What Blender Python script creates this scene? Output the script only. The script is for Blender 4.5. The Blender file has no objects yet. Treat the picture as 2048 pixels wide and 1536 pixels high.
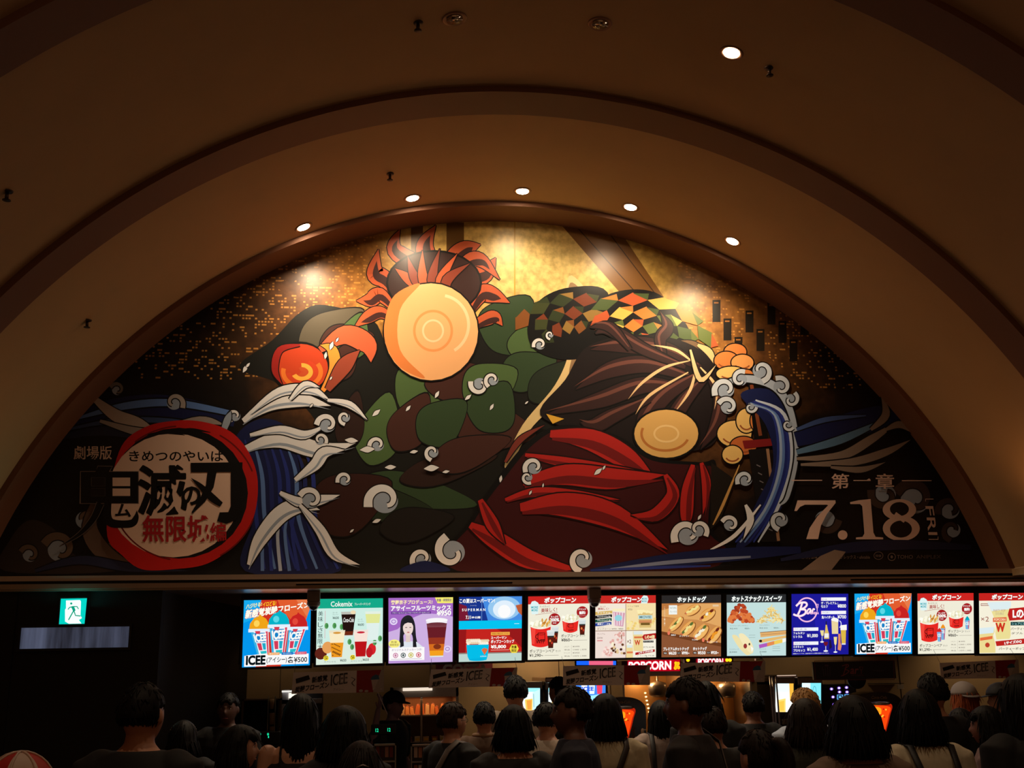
import bpy, bmesh, math, random
from math import sin, cos, pi, radians
from mathutils import Vector, Matrix
from mathutils.geometry import tessellate_polygon
SC = bpy.context.scene
COL = SC.collection
random.seed(7)

# ------------------------------------------------------------------ camera
CAMZ = 1.85
FPX = 2184.0
PIT, ROL, YAW = 0.255, -0.019, 0.131
_cy, _sy, _cp, _sp = cos(YAW), sin(YAW), cos(PIT), sin(PIT)
FW = Vector((_sy*_cp, _cy*_cp, _sp)); _r = Vector((_cy, -_sy, 0)); _u = _r.cross(FW)
RT = _r*cos(ROL) + _u*sin(ROL); UP = -_r*sin(ROL) + _u*cos(ROL)
cam_d = bpy.data.cameras.new('camera'); cam_d.sensor_width = 36; cam_d.lens = FPX/2048*36
cam_d.clip_start = .05; cam_d.clip_end = 200
cam = bpy.data.objects.new('camera', cam_d); COL.objects.link(cam)
cam.matrix_world = Matrix(((RT.x, UP.x, -FW.x, 0), (RT.y, UP.y, -FW.y, 0), (RT.z, UP.z, -FW.z, CAMZ), (0, 0, 0, 1)))
SC.camera = cam
SC.view_settings.view_transform = 'Standard'; SC.view_settings.look = 'None'
SC.view_settings.exposure = 0.0; SC.view_settings.gamma = 1.0
try: SC.view_settings.use_curve_mapping = False
except Exception: pass

# ------------------------------------------------------------------ world: dim warm lobby light
W = bpy.data.worlds.new('lobby_air'); SC.world = W; W.use_nodes = True
W.node_tree.nodes['Background'].inputs[0].default_value = (1.0, .47, .19, 1)
W.node_tree.nodes['Background'].inputs[1].default_value = WORLD_S = 0.10

def at(x, y, Y):
    "the point at depth Y that stands on the sight line of photo pixel (x, y)"
    d = FW*FPX + RT*(x-1024) + UP*(768-y)
    d = d/d.y*Y
    return Vector((d.x, Y, d.z+CAMZ))

# vault shape, in metres: ellipse section, axis slightly skewed to the wall
XC, ZC, VA, VB, SK = 1.311, CAMZ-.703, 4.863, 4.999, .06
def vx(Y): return XC + SK*(Y-10)
def on_vault(x, y, off):
    d = at(x, y, 1.0); d.z -= CAMZ
    Y = 3.0
    while Y < 10:
        q = math.hypot((d.x*Y-vx(Y))/(VA+off), (d.z*Y+CAMZ-ZC)/(VB+off))
        if q > 1: break
        Y += .004
    return Vector((d.x*Y, Y, d.z*Y+CAMZ))

def lamp(name, typ, loc, target, energy, color, **k):
    d = bpy.data.lights.new(name, typ); d.energy = energy; d.color = color
    for a, b in k.items(): setattr(d, a, b)
    o = bpy.data.objects.new(name, d); COL.objects.link(o); o.location = loc
    if target is not None:
        o.rotation_euler = (Vector(target)-Vector(loc)).to_track_quat('-Z', 'Y').to_euler()
    return o

WARM = (1.0, .70, .42)
DEEP = (1.0, .50, .20)
LAMPS_ROW = [(607,454),(825,396),(1045,382),(1261,414),(1465,482)]
for i_, q in enumerate(LAMPS_ROW):
    p = on_vault(*q, .05)
    n = Vector((p.x-vx(p.y), 0, p.z-ZC)).normalized()
    lamp('downlight_beam', 'SPOT', p-n*.02, p+Vector(((1.3-p.x)*.22, .55, -2.0)), (235, 130, 125, 130, 235)[i_], (1.0,.80,.55), spot_size=radians(126), spot_blend=1.0, shadow_soft_size=.05)
p = on_vault(1463, 105, .05)
lamp('downlight_beam', 'SPOT', p-Vector((0,0,.03)), p+Vector((.1,.2,-3)), 40, (1.0,.75,.5), spot_size=radians(80), spot_blend=.8, shadow_soft_size=.05)
# unseen downlights added above the frame to light the crowd's shoulders
CROWD_FILL = [(-1.2, 3.75), (1.0, 3.75), (3.2, 3.75)]
def vault_z(x, Y, off): return ZC+(VB+off)*math.sqrt(1-((x-vx(Y))/(VA+off))**2)
for x_, y_ in CROWD_FILL:
    lamp('downlight_beam', 'SPOT', (x_, y_, vault_z(x_, y_, .05)-.04), (x_+.1, y_+1.4, 1.0), 42, (1.0,.72,.46), spot_size=radians(78), spot_blend=.9, shadow_soft_size=.06)
# uplights standing on both side cornices of the vault
for sx, e in ((-1, 5), (1, 9)):
    for Y, m in ((8.42, 1.0), (5.6, .25), (2.6, .25)):
        lx = vx(Y)+sx*4.30
        lamp('cornice_uplight_beam', 'SPOT', (lx, Y, 2.78), (lx+sx*.12, Y+.1, 4.4), e*m, DEEP, spot_size=radians(125), spot_blend=1.0, shadow_soft_size=.1)
# serving area lamps under its own ceiling
for (px, e) in ((560, 2.5), (800, 2), (1075, 26), (1250, 6), (1450, 5), (1650, 5), (1980, 12)):
    b = at(px, 1330, 12.0); lamp('kitchen_downlight_beam', 'SPOT', (b.x, 11.9, 2.5), (b.x, 12.35, 1.2), e, (1.0,.72,.40), spot_size=radians(110), spot_blend=.8, shadow_soft_size=.04)

# ------------------------------------------------------------------ materials
def lin(c):
    return tuple(((v/255)/12.92 if v/255 <= .04045 else ((v/255+.055)/1.055)**2.4) for v in c)
_mats = {}
def mat(col, rough=.6, metal=0.0, emit=0.0, spec=.5, name='paint', noise=0.0, nscale=20, trans=0.0, coat=0.0):
    key = (name, tuple(col), rough, metal, emit, spec, noise, nscale, trans, coat)
    if key in _mats: return _mats[key]
    m = bpy.data.materials.new(name); m.use_nodes = True; nt = m.node_tree; b = nt.nodes['Principled BSDF']
    c = lin(col)
    b.inputs['Base Color'].default_value = (*c, 1); b.inputs['Roughness'].default_value = rough
    b.inputs['Metallic'].default_value = metal; b.inputs['Specular IOR Level'].default_value = spec
    b.inputs['Coat Weight'].default_value = coat; b.inputs['Coat Roughness'].default_value = .15
    if trans: b.inputs['Transmission Weight'].default_value = trans; b.inputs['IOR'].default_value = 1.3
    if emit:
        b.inputs['Emission Color'].default_value = (*c, 1); b.inputs['Emission Strength'].default_value = emit
        b.inputs['Base Color'].default_value = (.01, .01, .01, 1); b.inputs['Specular IOR Level'].default_value = .2
    if noise:
        tc = nt.nodes.new('ShaderNodeTexCoord'); n = nt.nodes.new('ShaderNodeTexNoise'); n.inputs['Scale'].default_value = nscale; n.inputs['Detail'].default_value = 6
        nt.links.new(tc.outputs['Object'], n.inputs['Vector'])
        mx = nt.nodes.new('ShaderNodeMix'); mx.data_type = 'RGBA'; mx.blend_type = 'MULTIPLY'
        mr = nt.nodes.new('ShaderNodeMapRange'); mr.inputs['From Min'].default_value = .3; mr.inputs['From Max'].default_value = .7
        mr.inputs['To Min'].default_value = 1-noise; mr.inputs['To Max'].default_value = 1.0
        nt.links.new(n.outputs['Fac'], mr.inputs['Value'])
        mx.inputs['Factor'].default_value = 1; mx.inputs['A'].default_value = (*c, 1)
        nt.links.new(mr.outputs['Result'], mx.inputs['B']); nt.links.new(mx.outputs['Result'], b.inputs['Base Color'])
        bp = nt.nodes.new('ShaderNodeBump'); bp.inputs['Strength'].default_value = .25; bp.inputs['Distance'].default_value = .004
        nt.links.new(n.outputs['Fac'], bp.inputs['Height']); nt.links.new(bp.outputs['Normal'], b.inputs['Normal'])
    _mats[key] = m
    return m
def glow(col, s=1.0): return mat(col, .4, 0, s, name='lit_picture')
def ink(col): return mat(col, .37, name='printed_vinyl', spec=.4)

# ------------------------------------------------------------------ mesh building
class MB:
    def __init__(s): s.v = []; s.f = []; s.m = []; s.ms = []; s.k = 0; s.smooth = []
    def mi(s, m):
        if m not in s.ms: s.ms.append(m)
        return s.ms.index(m)
    def add(s, vs, fs, m, smooth=False):
        o = len(s.v); s.v += [tuple(v) for v in vs]; i = s.mi(m)
        for f in fs: s.f.append(tuple(o+a for a in f)); s.m.append(i); s.smooth.append(smooth)
    def box(s, a, b, m):
        x0, y0, z0 = a; x1, y1, z1 = b
        if x0 > x1: x0, x1 = x1, x0
        if y0 > y1: y0, y1 = y1, y0
        if z0 > z1: z0, z1 = z1, z0
        v = [(x0,y0,z0),(x1,y0,z0),(x1,y1,z0),(x0,y1,z0),(x0,y0,z1),(x1,y0,z1),(x1,y1,z1),(x0,y1,z1)]
        s.add(v, [(0,3,2,1),(4,5,6,7),(0,1,5,4),(1,2,6,5),(2,3,7,6),(3,0,4,7)], m)
    def lathe(s, prof, m, c=(0,0,0), n=20, axis='z', smooth=True):
        vs = []; fs = []
        for (r, h) in prof:
            for i in range(n):
                a = 2*pi*i/n
                if axis == 'z': p = (c[0]+r*cos(a), c[1]+r*sin(a), c[2]+h)
                else: p = (c[0]+r*cos(a), c[1]+h, c[2]+r*sin(a))
                vs.append(p)
        for j in range(len(prof)-1):
            for i in range(n): fs.append((j*n+i, j*n+(i+1) % n, (j+1)*n+(i+1) % n, (j+1)*n+i))
        fs.append(tuple(range(n))[::-1]); fs.append(tuple((len(prof)-1)*n+i for i in range(n)))
        s.add(vs, fs, m, smooth)
    def tube(s, pts, rad, m, n=8, flat=1.0, up=None):
        pts = [Vector(p) for p in pts]; vs = []; fs = []; N = len(pts)
        if not hasattr(rad, '__len__'): rad = [rad]*N
        prev = None
        for i, p in enumerate(pts):
            t = (pts[min(i+1, N-1)]-pts[max(i-1, 0)]).normalized()
            ref = Vector(up) if up is not None else (prev if prev is not None else (Vector((1,0,0)) if abs(t.x) < .8 else Vector((0,1,0))))
            a = (ref - t*ref.dot(t)).normalized(); b = t.cross(a); prev = a
            for j in range(n):
                th = 2*pi*j/n; vs.append(p + a*cos(th)*rad[i] + b*sin(th)*rad[i]*flat)
        for i in range(N-1):
            for j in range(n): fs.append((i*n+j, i*n+(j+1) % n, (i+1)*n+(j+1) % n, (i+1)*n+j))
        fs.append(tuple(range(n))[::-1]); fs.append(tuple((N-1)*n+j for j in range(n)))
        s.add(vs, fs, m, True)
    def ell(s, c, r, m, n=16, k=10):
        vs = []; fs = []
        for j in range(1, k):
            th = pi*j/k
            for i in range(n): vs.append((c[0]+r[0]*sin(th)*cos(2*pi*i/n), c[1]+r[1]*sin(th)*sin(2*pi*i/n), c[2]+r[2]*cos(th)))
        for j in range(k-2):
            for i in range(n): fs.append((j*n+i, (j+1)*n+i, (j+1)*n+(i+1) % n, j*n+(i+1) % n))
        a = len(vs); vs.append((c[0], c[1], c[2]+r[2])); vs.append((c[0], c[1], c[2]-r[2]))
        for i in range(n): fs.append((a, i, (i+1) % n)); fs.append((a+1, (k-2)*n+(i+1) % n, (k-2)*n+i))
        s.add(vs, fs, m, True)
    def build(s, name, parent=None, kind=None, bevel=0):
        me = bpy.data.meshes.new(name); me.from_pydata(s.v, [], s.f)
        for m in s.ms: me.materials.append(m)
        me.polygons.foreach_set('material_index', s.m); me.polygons.foreach_set('use_smooth', s.smooth); me.update()
        o = bpy.data.objects.new(name, me); COL.objects.link(o)
        if parent is not None: o.parent = parent; o.matrix_parent_inverse = Matrix.Translation(-Vector(parent.location)) if parent.rotation_euler.z == 0 else parent.matrix_basis.inverted()
        if kind: o['kind'] = kind
        if bevel:
            b = o.modifiers.new('b', 'BEVEL'); b.width = bevel; b.segments = 2; b.limit_method = 'ANGLE'
        return o
def tag(o, label, cat, group=None, kind=None):
    o['label'] = label; o['category'] = cat
    if group: o['group'] = group
    if kind: o['kind'] = kind
    return o
def thing(name, loc, label, cat, group=None):
    o = bpy.data.objects.new(name, None); COL.objects.link(o); o.location = loc; o.empty_display_size = .1
    return tag(o, label, cat, group)

def spline(pts, n=6, closed=False):
    out = []; N = len(pts); dim = len(pts[0])
    rng = N if closed else N-1
    for i in range(rng):
        if closed: a, b, c, d = pts[(i-1) % N], pts[i], pts[(i+1) % N], pts[(i+2) % N]
        else: a, b, c, d = pts[max(i-1, 0)], pts[i], pts[i+1], pts[min(i+2, N-1)]
        for k in range(n):
            t = k/n
            out.append(tuple(.5*((2*b[q])+(-a[q]+c[q])*t+(2*a[q]-5*b[q]+4*c[q]-d[q])*t*t+(-a[q]+3*b[q]-3*c[q]+d[q])*t**3) for q in range(dim)))
    if not closed: out.append(tuple(pts[-1]))
    return out

_tx = {}
def glyphs(body, bold):
    "outline of a line of writing: verts normalised to 0..1 in both directions, faces"
    k = (body, bold)
    if k not in _tx:
        c = bpy.data.curves.new('t', 'FONT'); c.body = body; c.offset = bold; c.resolution_u = 3
        o = bpy.data.objects.new('t', c); COL.objects.link(o)
        dg = bpy.context.evaluated_depsgraph_get(); dg.update()
        me = bpy.data.meshes.new_from_object(o.evaluated_get(dg))
        vs = [v.co.copy() for v in me.vertices]; fs = [tuple(p.vertices) for p in me.polygons]
        bpy.data.objects.remove(o); bpy.data.meshes.remove(me); bpy.data.curves.remove(c)
        x0 = min(v.x for v in vs); x1 = max(v.x for v in vs); y0 = min(v.y for v in vs); y1 = max(v.y for v in vs)
        _tx[k] = ([((v.x-x0)/(x1-x0 or 1), (y1-v.y)/(y1-y0 or 1)) for v in vs], fs, x1-x0 or 1, y1-y0 or 1)
    return _tx[k]

class Art(MB):
    "flat picture on a wall or screen: every shape is a thin sheet laid a hair in front of the last; maps (u, v) to the surface"
    def __init__(s, fn, emit=None, dy=.00012):
        super().__init__(); s.fn = fn; s.emit = emit; s.dy = dy; s.n = 1; s.lay = []
    def col(s, c): return glow(c, s.emit) if s.emit else ink(c)
    def put(s, pts, faces, c):
        xs = [p[0] for p in pts]; ys = [p[1] for p in pts]; bx = (min(xs), min(ys), max(xs), max(ys))
        lv = 1+max([l for (x0, y0, x1, y1, l) in s.lay if x0 < bx[2] and x1 > bx[0] and y0 < bx[3] and y1 > bx[1]], default=0); s.lay.append((*bx, lv))
        d = s.dy*lv
        vs = []
        for p in pts:
            q = s.fn(*p); vs.append((q[0], q[1]-d, q[2]))
        fx = []
        for f in faces:
            a, b, cc = (Vector(vs[i]) for i in f[:3])
            fx.append(f if (b-a).cross(cc-a).y <= 0 else tuple(reversed(f)))
        s.add(vs, fx, s.col(c))
    def poly(s, pts, c, smooth=False, n=6):
        if smooth: pts = spline(pts, n, True)
        tri = tessellate_polygon([[Vector((p[0], p[1], 0)) for p in pts]])
        s.put(pts, [tuple(t) for t in tri], c)
    def rect(s, x0, y0, x1, y1, c): s.put([(x0,y0),(x1,y0),(x1,y1),(x0,y1)], [(0,1,2,3)], c)
    def oval(s, x, y, rx, ry, c, n=28, rot=0):
        s.put([(x+rx*cos(2*pi*i/n)*cos(rot)-ry*sin(2*pi*i/n)*sin(rot), y+rx*cos(2*pi*i/n)*sin(rot)+ry*sin(2*pi*i/n)*cos(rot)) for i in range(n)], [tuple(range(n))], c)
    def ring(s, x, y, rx, ry, w, c, a0=0, a1=360, n=48):
        pts = []
        for i in range(n+1):
            a = radians(a0+(a1-a0)*i/n)
            pts += [(x+rx*cos(a), y+ry*sin(a)), (x+(rx-w)*cos(a), y+(ry-w)*sin(a))]
        s.put(pts, [(2*i, 2*i+1, 2*i+3, 2*i+2) for i in range(n)], c)
    def stroke(s, pts, w, c, sm=True, edge=None, ew=2.0, n=6, taper=False):
        "ribbon along pts; w is one width or one per point"
        if not hasattr(w, '__len__'): w = [w]*len(pts)
        P = [(p[0], p[1], q) for p, q in zip(pts, w)]
        if sm: P = spline(P, n)
        def rib(extra):
            vs = []
            for i, p in enumerate(P):
                a = P[max(i-1, 0)]; b = P[min(i+1, len(P)-1)]
                dx, dy = b[0]-a[0], b[1]-a[1]; L = math.hypot(dx, dy) or 1; h = max(p[2], 0)/2+extra
                vs += [(p[0]-dy/L*h, p[1]+dx/L*h), (p[0]+dy/L*h, p[1]-dx/L*h)]
            return vs
        F = [(2*i, 2*i+1, 2*i+3, 2*i+2) for i in range(len(P)-1)]
        if edge: s.put(rib(ew), F, edge)
        s.put(rib(0), F, c)
    def text(s, t, x0, y0, x1, y1, c, bold=0.0, quad=None, shear=0.0, outline=None, ow=.035):
        def run(b, c):
            vs, fs, gw, gh = glyphs(t, max(-.01, min(b, .016)))
            ex = b-.016; sh = [(0, 0)] if ex <= .004 else [(ex*cos(a*pi/3), ex*sin(a*pi/3)) for a in range(6)]+[(0, 0)]
            big = []; bf = []
            for dx, dz in sh:
                o = len(big); big += [(u+dx/gw, v+dz/gh) for u, v in vs]; bf += [tuple(o+i for i in f) for f in fs]
            if quad:
                (ax, ay), (bx, by), (cx, cy), (dx, dy) = quad
                m = [((ax*(1-u)+bx*u)*(1-v)+(dx*(1-u)+cx*u)*v, (ay*(1-u)+by*u)*(1-v)+(dy*(1-u)+cy*u)*v) for u, v in big]
            else:
                h = y1-y0
                m = [(x0+(x1-x0)*u+shear*h*(1-v), y0+h*v) for u, v in big]
            if s.emit: s.put(m, bf, c)
            else:
                for i in range(len(sh)): s.put(m[i*len(vs):(i+1)*len(vs)], fs, c)
        if outline: run(bold+ow, outline)
        run(bold, c)
    def vtext(s, t, x0, y0, x1, y1, c, bold=0.0):
        h = (y1-y0)/len(t)
        for i, ch in enumerate(t):
            s.text(ch, x0, y0+h*i+h*.06, x1, y0+h*(i+1)-h*.06, c, bold)
# ------------------------------------------------------------------ the hall
PLAS = mat((192,152,104), .75, name='beige_plaster', noise=.05, nscale=3)
RIBM = mat((120,76,50), .6, name='brown_rib_paint')
DARKP = mat((14,12,12), .6, name='black_laminate')
STEEL = mat((150,140,130), .28, 1.0, name='brushed_steel')
def arch_pts(Y, off, a0, a1, n=96):
    return [(vx(Y)+(VA+off)*cos(a0+(a1-a0)*i/n), Y, ZC+(VB+off)*sin(a0+(a1-a0)*i/n)) for i in range(n+1)]
A0 = math.asin((2.66-ZC)/VB); A1 = pi-A0
def sheet(mb, P, Q, m, flip=False):
    n = len(P); f = [(i, i+1, n+i+1, n+i) for i in range(n-1)]
    if flip: f = [tuple(reversed(q)) for q in f]
    mb.add(P+Q, f, m, True)
bays = [(9.62, 7.85), (7.49, 5.63), (5.30, 3.45), (3.12, 1.30), (.97, -1.2)]
for i, (yr, yf) in enumerate(bays):
    b = MB(); sheet(b, arch_pts(yf, .05, A0, A1), arch_pts(yr, .05, A0, A1), PLAS)
    # outer skin gives the vault thickness
    sheet(b, arch_pts(yf, .20, A0, A1), arch_pts(yr, .20, A0, A1), PLAS, True)
    b.build('ceiling', kind='structure')
ribs = [(10.0, 9.62), (7.85, 7.49), (5.63, 5.30), (3.45, 3.12), (1.30, .97)]
for i, (yr, yf) in enumerate(ribs):
    b = MB()
    sheet(b, arch_pts(yf, 0, A0, A1), arch_pts(yr, 0, A0, A1), RIBM)
    sheet(b, arch_pts(yf, .20, A0, A1), arch_pts(yf, 0, A0, A1), RIBM)
    sheet(b, arch_pts(yr, 0, A0, A1), arch_pts(yr, .20, A0, A1), RIBM)
    sheet(b, arch_pts(yf, .20, A0, A1), arch_pts(yr, .20, A0, A1), RIBM, True)
    b.build('trim_%d' % (i+1), kind='structure')
# flat ceiling strips beside the vault, cornice edges
for sx in (-1, 1):
    b = MB()
    ys = (-1.2, 9.6); P = []
    xs = [vx(y)+sx*math.sqrt(1-((2.66-ZC)/VB)**2)*VA for y in ys]
    xo = vx(9)+sx*7.2
    for z in (2.60, 2.66):
        for y, x in zip(ys, xs): P += [(x, y, z), (xo, y, z)]
    b.add(P, [(0,1,3,2),(4,6,7,5),(0,2,6,4),(1,5,7,3),(0,4,5,1),(2,3,7,6)], PLAS)
    b.build('ceiling', kind='structure')
# floor, side walls
b = MB(); b.box((-7, -1.5, -.1), (10.5, 12.6, 0), mat((70,45,38), .8, name='dark_carpet', noise=.4, nscale=60)); b.build('floor', kind='structure')
b = MB(); b.box((-6.6, -1.5, 0), (-6.4, 9.6, 2.62), PLAS); b.build('wall_left', kind='structure')
b = MB(); b.box((9.6, -1.5, 0), (9.8, 12.6, 2.62), PLAS); b.build('wall_right', kind='structure')
# back wall of the vault carrying the mural
b = MB(); P = arch_pts(10.06, .1, A0-.03, A1+.03); P2 = [(x, 10.16, z) for x, y, z in P]; n = len(P)
b.add(P+P2, [tuple(range(n)), tuple(range(2*n-1, n-1, -1))]+[(i, i+1, n+i+1, n+i) for i in range(n-1)], PLAS); b.build('wall_back', kind='structure')
# bulkhead ledge under the mural
zt = 2.667
led = MB(); LX0, LX1 = -6.4, 9.6
led.box((LX0, 9.60, 2.625), (LX1, 10.2, zt), mat((200,178,160), .3, .25, name='satin_trim'))
FAS = mat((170,145,125), .35, .6, name='bronze_fascia')
led.box((LX0, 9.625, 2.600), (LX1, 10.2, 2.625), DARKP)
led.box((LX0, 9.59, 2.560), (LX1, 10.2, 2.600), FAS)
led.box((LX0, 9.61, 2.543), (LX1, 10.2, 2.560), FAS)
led.build('trim_6', kind='structure')
# serving area ceiling and walls
b = MB(); b.box((-1.80, 10.2, 2.543), (9.6, 12.6, 2.62), mat((130,100,75), .6, name='brown_soffit_paint')); b.build('ceiling', kind='structure')
c0 = at(320, 1260, 9.65); c1 = at(495, 1340, 12.5)
b = MB(); b.box((LX0, 9.66, 0), (c0.x, 9.80, 2.543), DARKP)
for gx in (-2.9, -4.1): b.box((gx, 9.656, 0), (gx+.008, 9.662, 2.543), mat((5,5,5), .9, name='joint'))
b.build('wall_left', kind='structure')
b = MB(); d = Vector((c1.x-c0.x, 12.5-9.8, 0)); nn = Vector((-d.y, d.x, 0)).normalized()*.12
q = [Vector((c0.x, 9.80, 0)), Vector((c1.x, 12.5, 0))]
P = [q[0], q[1], q[1]+nn, q[0]+nn]; P = P+[p+Vector((0, 0, 2.543)) for p in P]
b.add(P, [(0,1,5,4),(1,2,6,5),(2,3,7,6),(3,0,4,7),(0,3,2,1),(4,5,6,7)], mat((24,20,18), .6, name='dark_side_laminate')); b.build('wall_side', kind='structure')
b = MB(); b.box((c1.x-.4, 12.5, 0), (9.6, 12.6, 2.543), mat((190,158,118), .6, name='beige_wall_paint', noise=.05, nscale=4))
for px in (560, 860, 1118, 1330, 1690, 1800):
    g = at(px, 1360, 12.49); b.box((g.x, 12.494, 1.0), (g.x+.006, 12.5, 2.543), mat((60,45,35), .8, name='panel_joint'))
b.build('wall_back', kind='structure')
# air slots in the soffit below the mural
def slot(x0, x1, y, label):
    p, q = at(x0, y, 9.585), at(x1, y, 9.585); m = MB()
    m.box((p.x, 9.583, 2.571), (q.x, 9.5895, 2.583), mat((12,10,9), .7, name='slot_black'))
    m.box((p.x, 9.580, 2.583), (q.x, 9.5895, 2.586), FAS)
    tag(m.build('air_slot'), label, 'vent', 'air slots in the bulkhead')
slot(592, 1025, 1173, 'long black air slot in the ledge above the frozen drink and cinema poster screens')
slot(1702, 2300, 1165, 'long black air slot in the ledge above the last menu screens on the bar side')

# ------------------------------------------------------------------ lamps in the vault
LENS = mat((255,226,190), .4, 0, 100, name='lamp_lens'); BEZ = mat((150,110,80), .35, .4, name='lamp_bezel'); REFL = mat((200,185,170), .15, 1, name='reflector')
def frame_at(p):
    n = Vector((p.x-vx(p.y), 0, p.z-ZC)).normalized()
    return n.to_track_quat('Z', 'Y').to_euler()
def downlight(q, label, lit):
    p = on_vault(*q, .05); t = thing('downlight', p, label, 'ceiling light', 'recessed downlights in the vault'); t.rotation_euler = frame_at(p)
    def loc(m, nm):
        o = m.build(nm); o.parent = t; return o
    m = MB(); prof = [(.060,-.004),(.078,-.010),(.084,-.006),(.086,.0),(.070,.004),(.060,.03)]
    m.lathe(prof, BEZ, n=32); loc(m, 'bezel')
    if lit:
        m = MB(); m.lathe([(.001,-.012),(.03,-.0115),(.054,-.009),(.058,-.003),(.001,-.002)], LENS, n=28); loc(m, 'lens')
    else:
        m = MB(); m.lathe([(.058,-.0105),(.050,.0),(.030,.02),(.02,.024)], REFL, n=28); loc(m, 'reflector')
        m = MB()
        for k in range(3): m.ell((.026*cos(k*2.1+.4), .026*sin(k*2.1+.4), -.012), (.013,.013,.009), mat((190,175,160), .2, .6, name='bulb')); 
        loc(m, 'bulb')
dl = ['leftmost glowing downlight above the mural, over the dark skyline', 'glowing downlight above the red flame part of the mural', 'glowing downlight at the crown of the arch above the mural', 'glowing downlight above the patchwork fan of the mural', 'rightmost glowing downlight of the curved row above the mural']
for q, l in zip(LAMPS_ROW, dl): downlight(q, l, True)
downlight((1463,105), 'single glowing downlight in the upper vault bay beside a smoke detector', True)
downlight((909,37), 'unlit downlight with silver rim near the top edge, nearer the detector', False)
downlight((1200,47), 'unlit downlight with silver rim near the top edge, nearer the glowing lamp', False)
for q, l in zip([(836,45),(1538,135),(780,347),(175,640),(15,382)], ['small dark sprinkler head beside the unlit downlight at the top', 'small dark sprinkler head right of the single upper glowing lamp', 'small dark sprinkler head in the lower bay near the row of lamps', 'small sprinkler head low on the lower vault bay above the black wall', 'small sprinkler head at the left edge of the upper vault bay']):
    p = on_vault(*q, .05); t = thing('sprinkler_head', p, l, 'sprinkler', 'sprinkler heads on the vault')
    DK = mat((70,52,40), .4, .7, name='dark_brass')
    for nm, pr in (('rose', [(.001,-.012),(.030,-.010),(.036,0)]), ('nozzle', [(.001,-.055),(.012,-.052),(.012,-.012)]), ('deflector', [(.001,-.066),(.026,-.064),(.026,-.060),(.001,-.058)])):
        m = MB(); m.lathe(pr, DK, n=20); o = m.build(nm); o.parent = t
for x_, y_ in CROWD_FILL:  # fittings made up for the added crowd lights, out of view
    p = Vector((x_, y_, vault_z(x_, y_, .05))); t = thing('downlight', p, 'added downlight in the unseen near bay, lighting the crowd', 'ceiling light', 'added downlights over the crowd'); t.rotation_euler = frame_at(p)
    m = MB(); m.lathe([(.060,-.004),(.078,-.010),(.084,-.006),(.086,.0),(.070,.004),(.060,.03)], BEZ, n=32); o = m.build('bezel'); o.parent = t
    m = MB(); m.lathe([(.001,-.012),(.054,-.009),(.058,-.003),(.001,-.002)], LENS, n=28); o = m.build('lens'); o.parent = t
# uplights (the fittings of the lights set up above)
for sx in (-1, 1):
    for Y in (8.42, 5.6, 2.6):
        lx = vx(Y)+sx*4.30
        m = MB(); m.box((lx-.06, Y-.12, 2.66), (lx+.06, Y+.12, 2.73), BEZ); m.box((lx-.3 if sx < 0 else lx-.02, Y-.02, 2.655), (lx+.02 if sx < 0 else lx+.3, Y+.02, 2.668), BEZ)
        tag(m.build('uplight'), 'small uplight on the %s cornice of the vault' % ('near-exit' if sx < 0 else 'bar-side'), 'uplight', 'cornice uplights '+('a' if sx < 0 else 'b'))

# ------------------------------------------------------------------ exit sign, panel with added glow
def pix(Y): return lambda x, y: at(x, y, Y)
t = thing('exit_sign', at(146, 1224, 9.66), 'square green lit exit sign with running figure on the black wall', 'exit sign')
a, c = at(120, 1249, 9.655), at(174, 1197, 9.655)
m = MB(); m.box((a.x-.008, 9.62, a.z-.008), (c.x+.008, 9.66, c.z+.008), mat((40,60,58), .5, name='sign_case')); m.build('case', t)
A = Art(pix(9.617), 1.1)
A.poly([(122,1197.5),(174,1196.5),(169,1247.5),(118,1248.5)], (0,205,190))
A.poly([(132,1201),(160,1200),(162,1203),(161,1231),(164,1236),(158,1240),(163,1247),(138,1247.6),(130,1243),(130,1219),(132,1217)], (240,255,250))
G = (0,150,120)
A.oval(142.5, 1207, 2.2, 2.2, G)
A.stroke([(145,1213),(149,1222)], [6,5], G, False); A.stroke([(146,1213),(139,1215),(136,1219)], 2, G, False); A.stroke([(147,1213),(154,1213),(157,1218)], 2, G, False)
A.stroke([(148,1222),(151,1231),(161,1232)], 2.2, G, False); A.stroke([(147,1222),(142,1231),(137,1240)], 2.2, G, False)
A.build('sign_face', t)
lamp('exit_sign_glow', 'AREA', at(146, 1222, 9.60), at(146, 1100, 9.3), 1.6, (.05,.95,.9), size=.18)
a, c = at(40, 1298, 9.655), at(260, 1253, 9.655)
t = thing('glow_panel', (a.x, 9.66, a.z), 'long bluish panel under the green exit sign, reflections put in as glow', 'window')
m = MB(); FR = mat((22,24,28), .5, name='frame_dark')
for q in (((a.x-.02,9.63,a.z-.02),(c.x+.02,9.66,a.z)), ((a.x-.02,9.63,c.z),(c.x+.02,9.66,c.z+.02)), ((a.x-.02,9.63,a.z),(a.x,9.66,c.z)), ((c.x,9.63,a.z),(c.x+.02,9.66,c.z))): m.box(*q, FR)
m.build('panel_frame', t)
gm = bpy.data.materials.new('added_glow_panel'); gm.use_nodes = True; nt = gm.node_tree; pb = nt.nodes['Principled BSDF']
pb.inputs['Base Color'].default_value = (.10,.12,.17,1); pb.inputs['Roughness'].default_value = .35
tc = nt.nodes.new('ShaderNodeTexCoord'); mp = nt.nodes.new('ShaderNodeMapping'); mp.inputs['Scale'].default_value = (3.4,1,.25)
nz = nt.nodes.new('ShaderNodeTexNoise'); nz.inputs['Scale'].default_value = 1.6; nz.inputs['Detail'].default_value = 9; nz.inputs['Roughness'].default_value = .6
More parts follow.
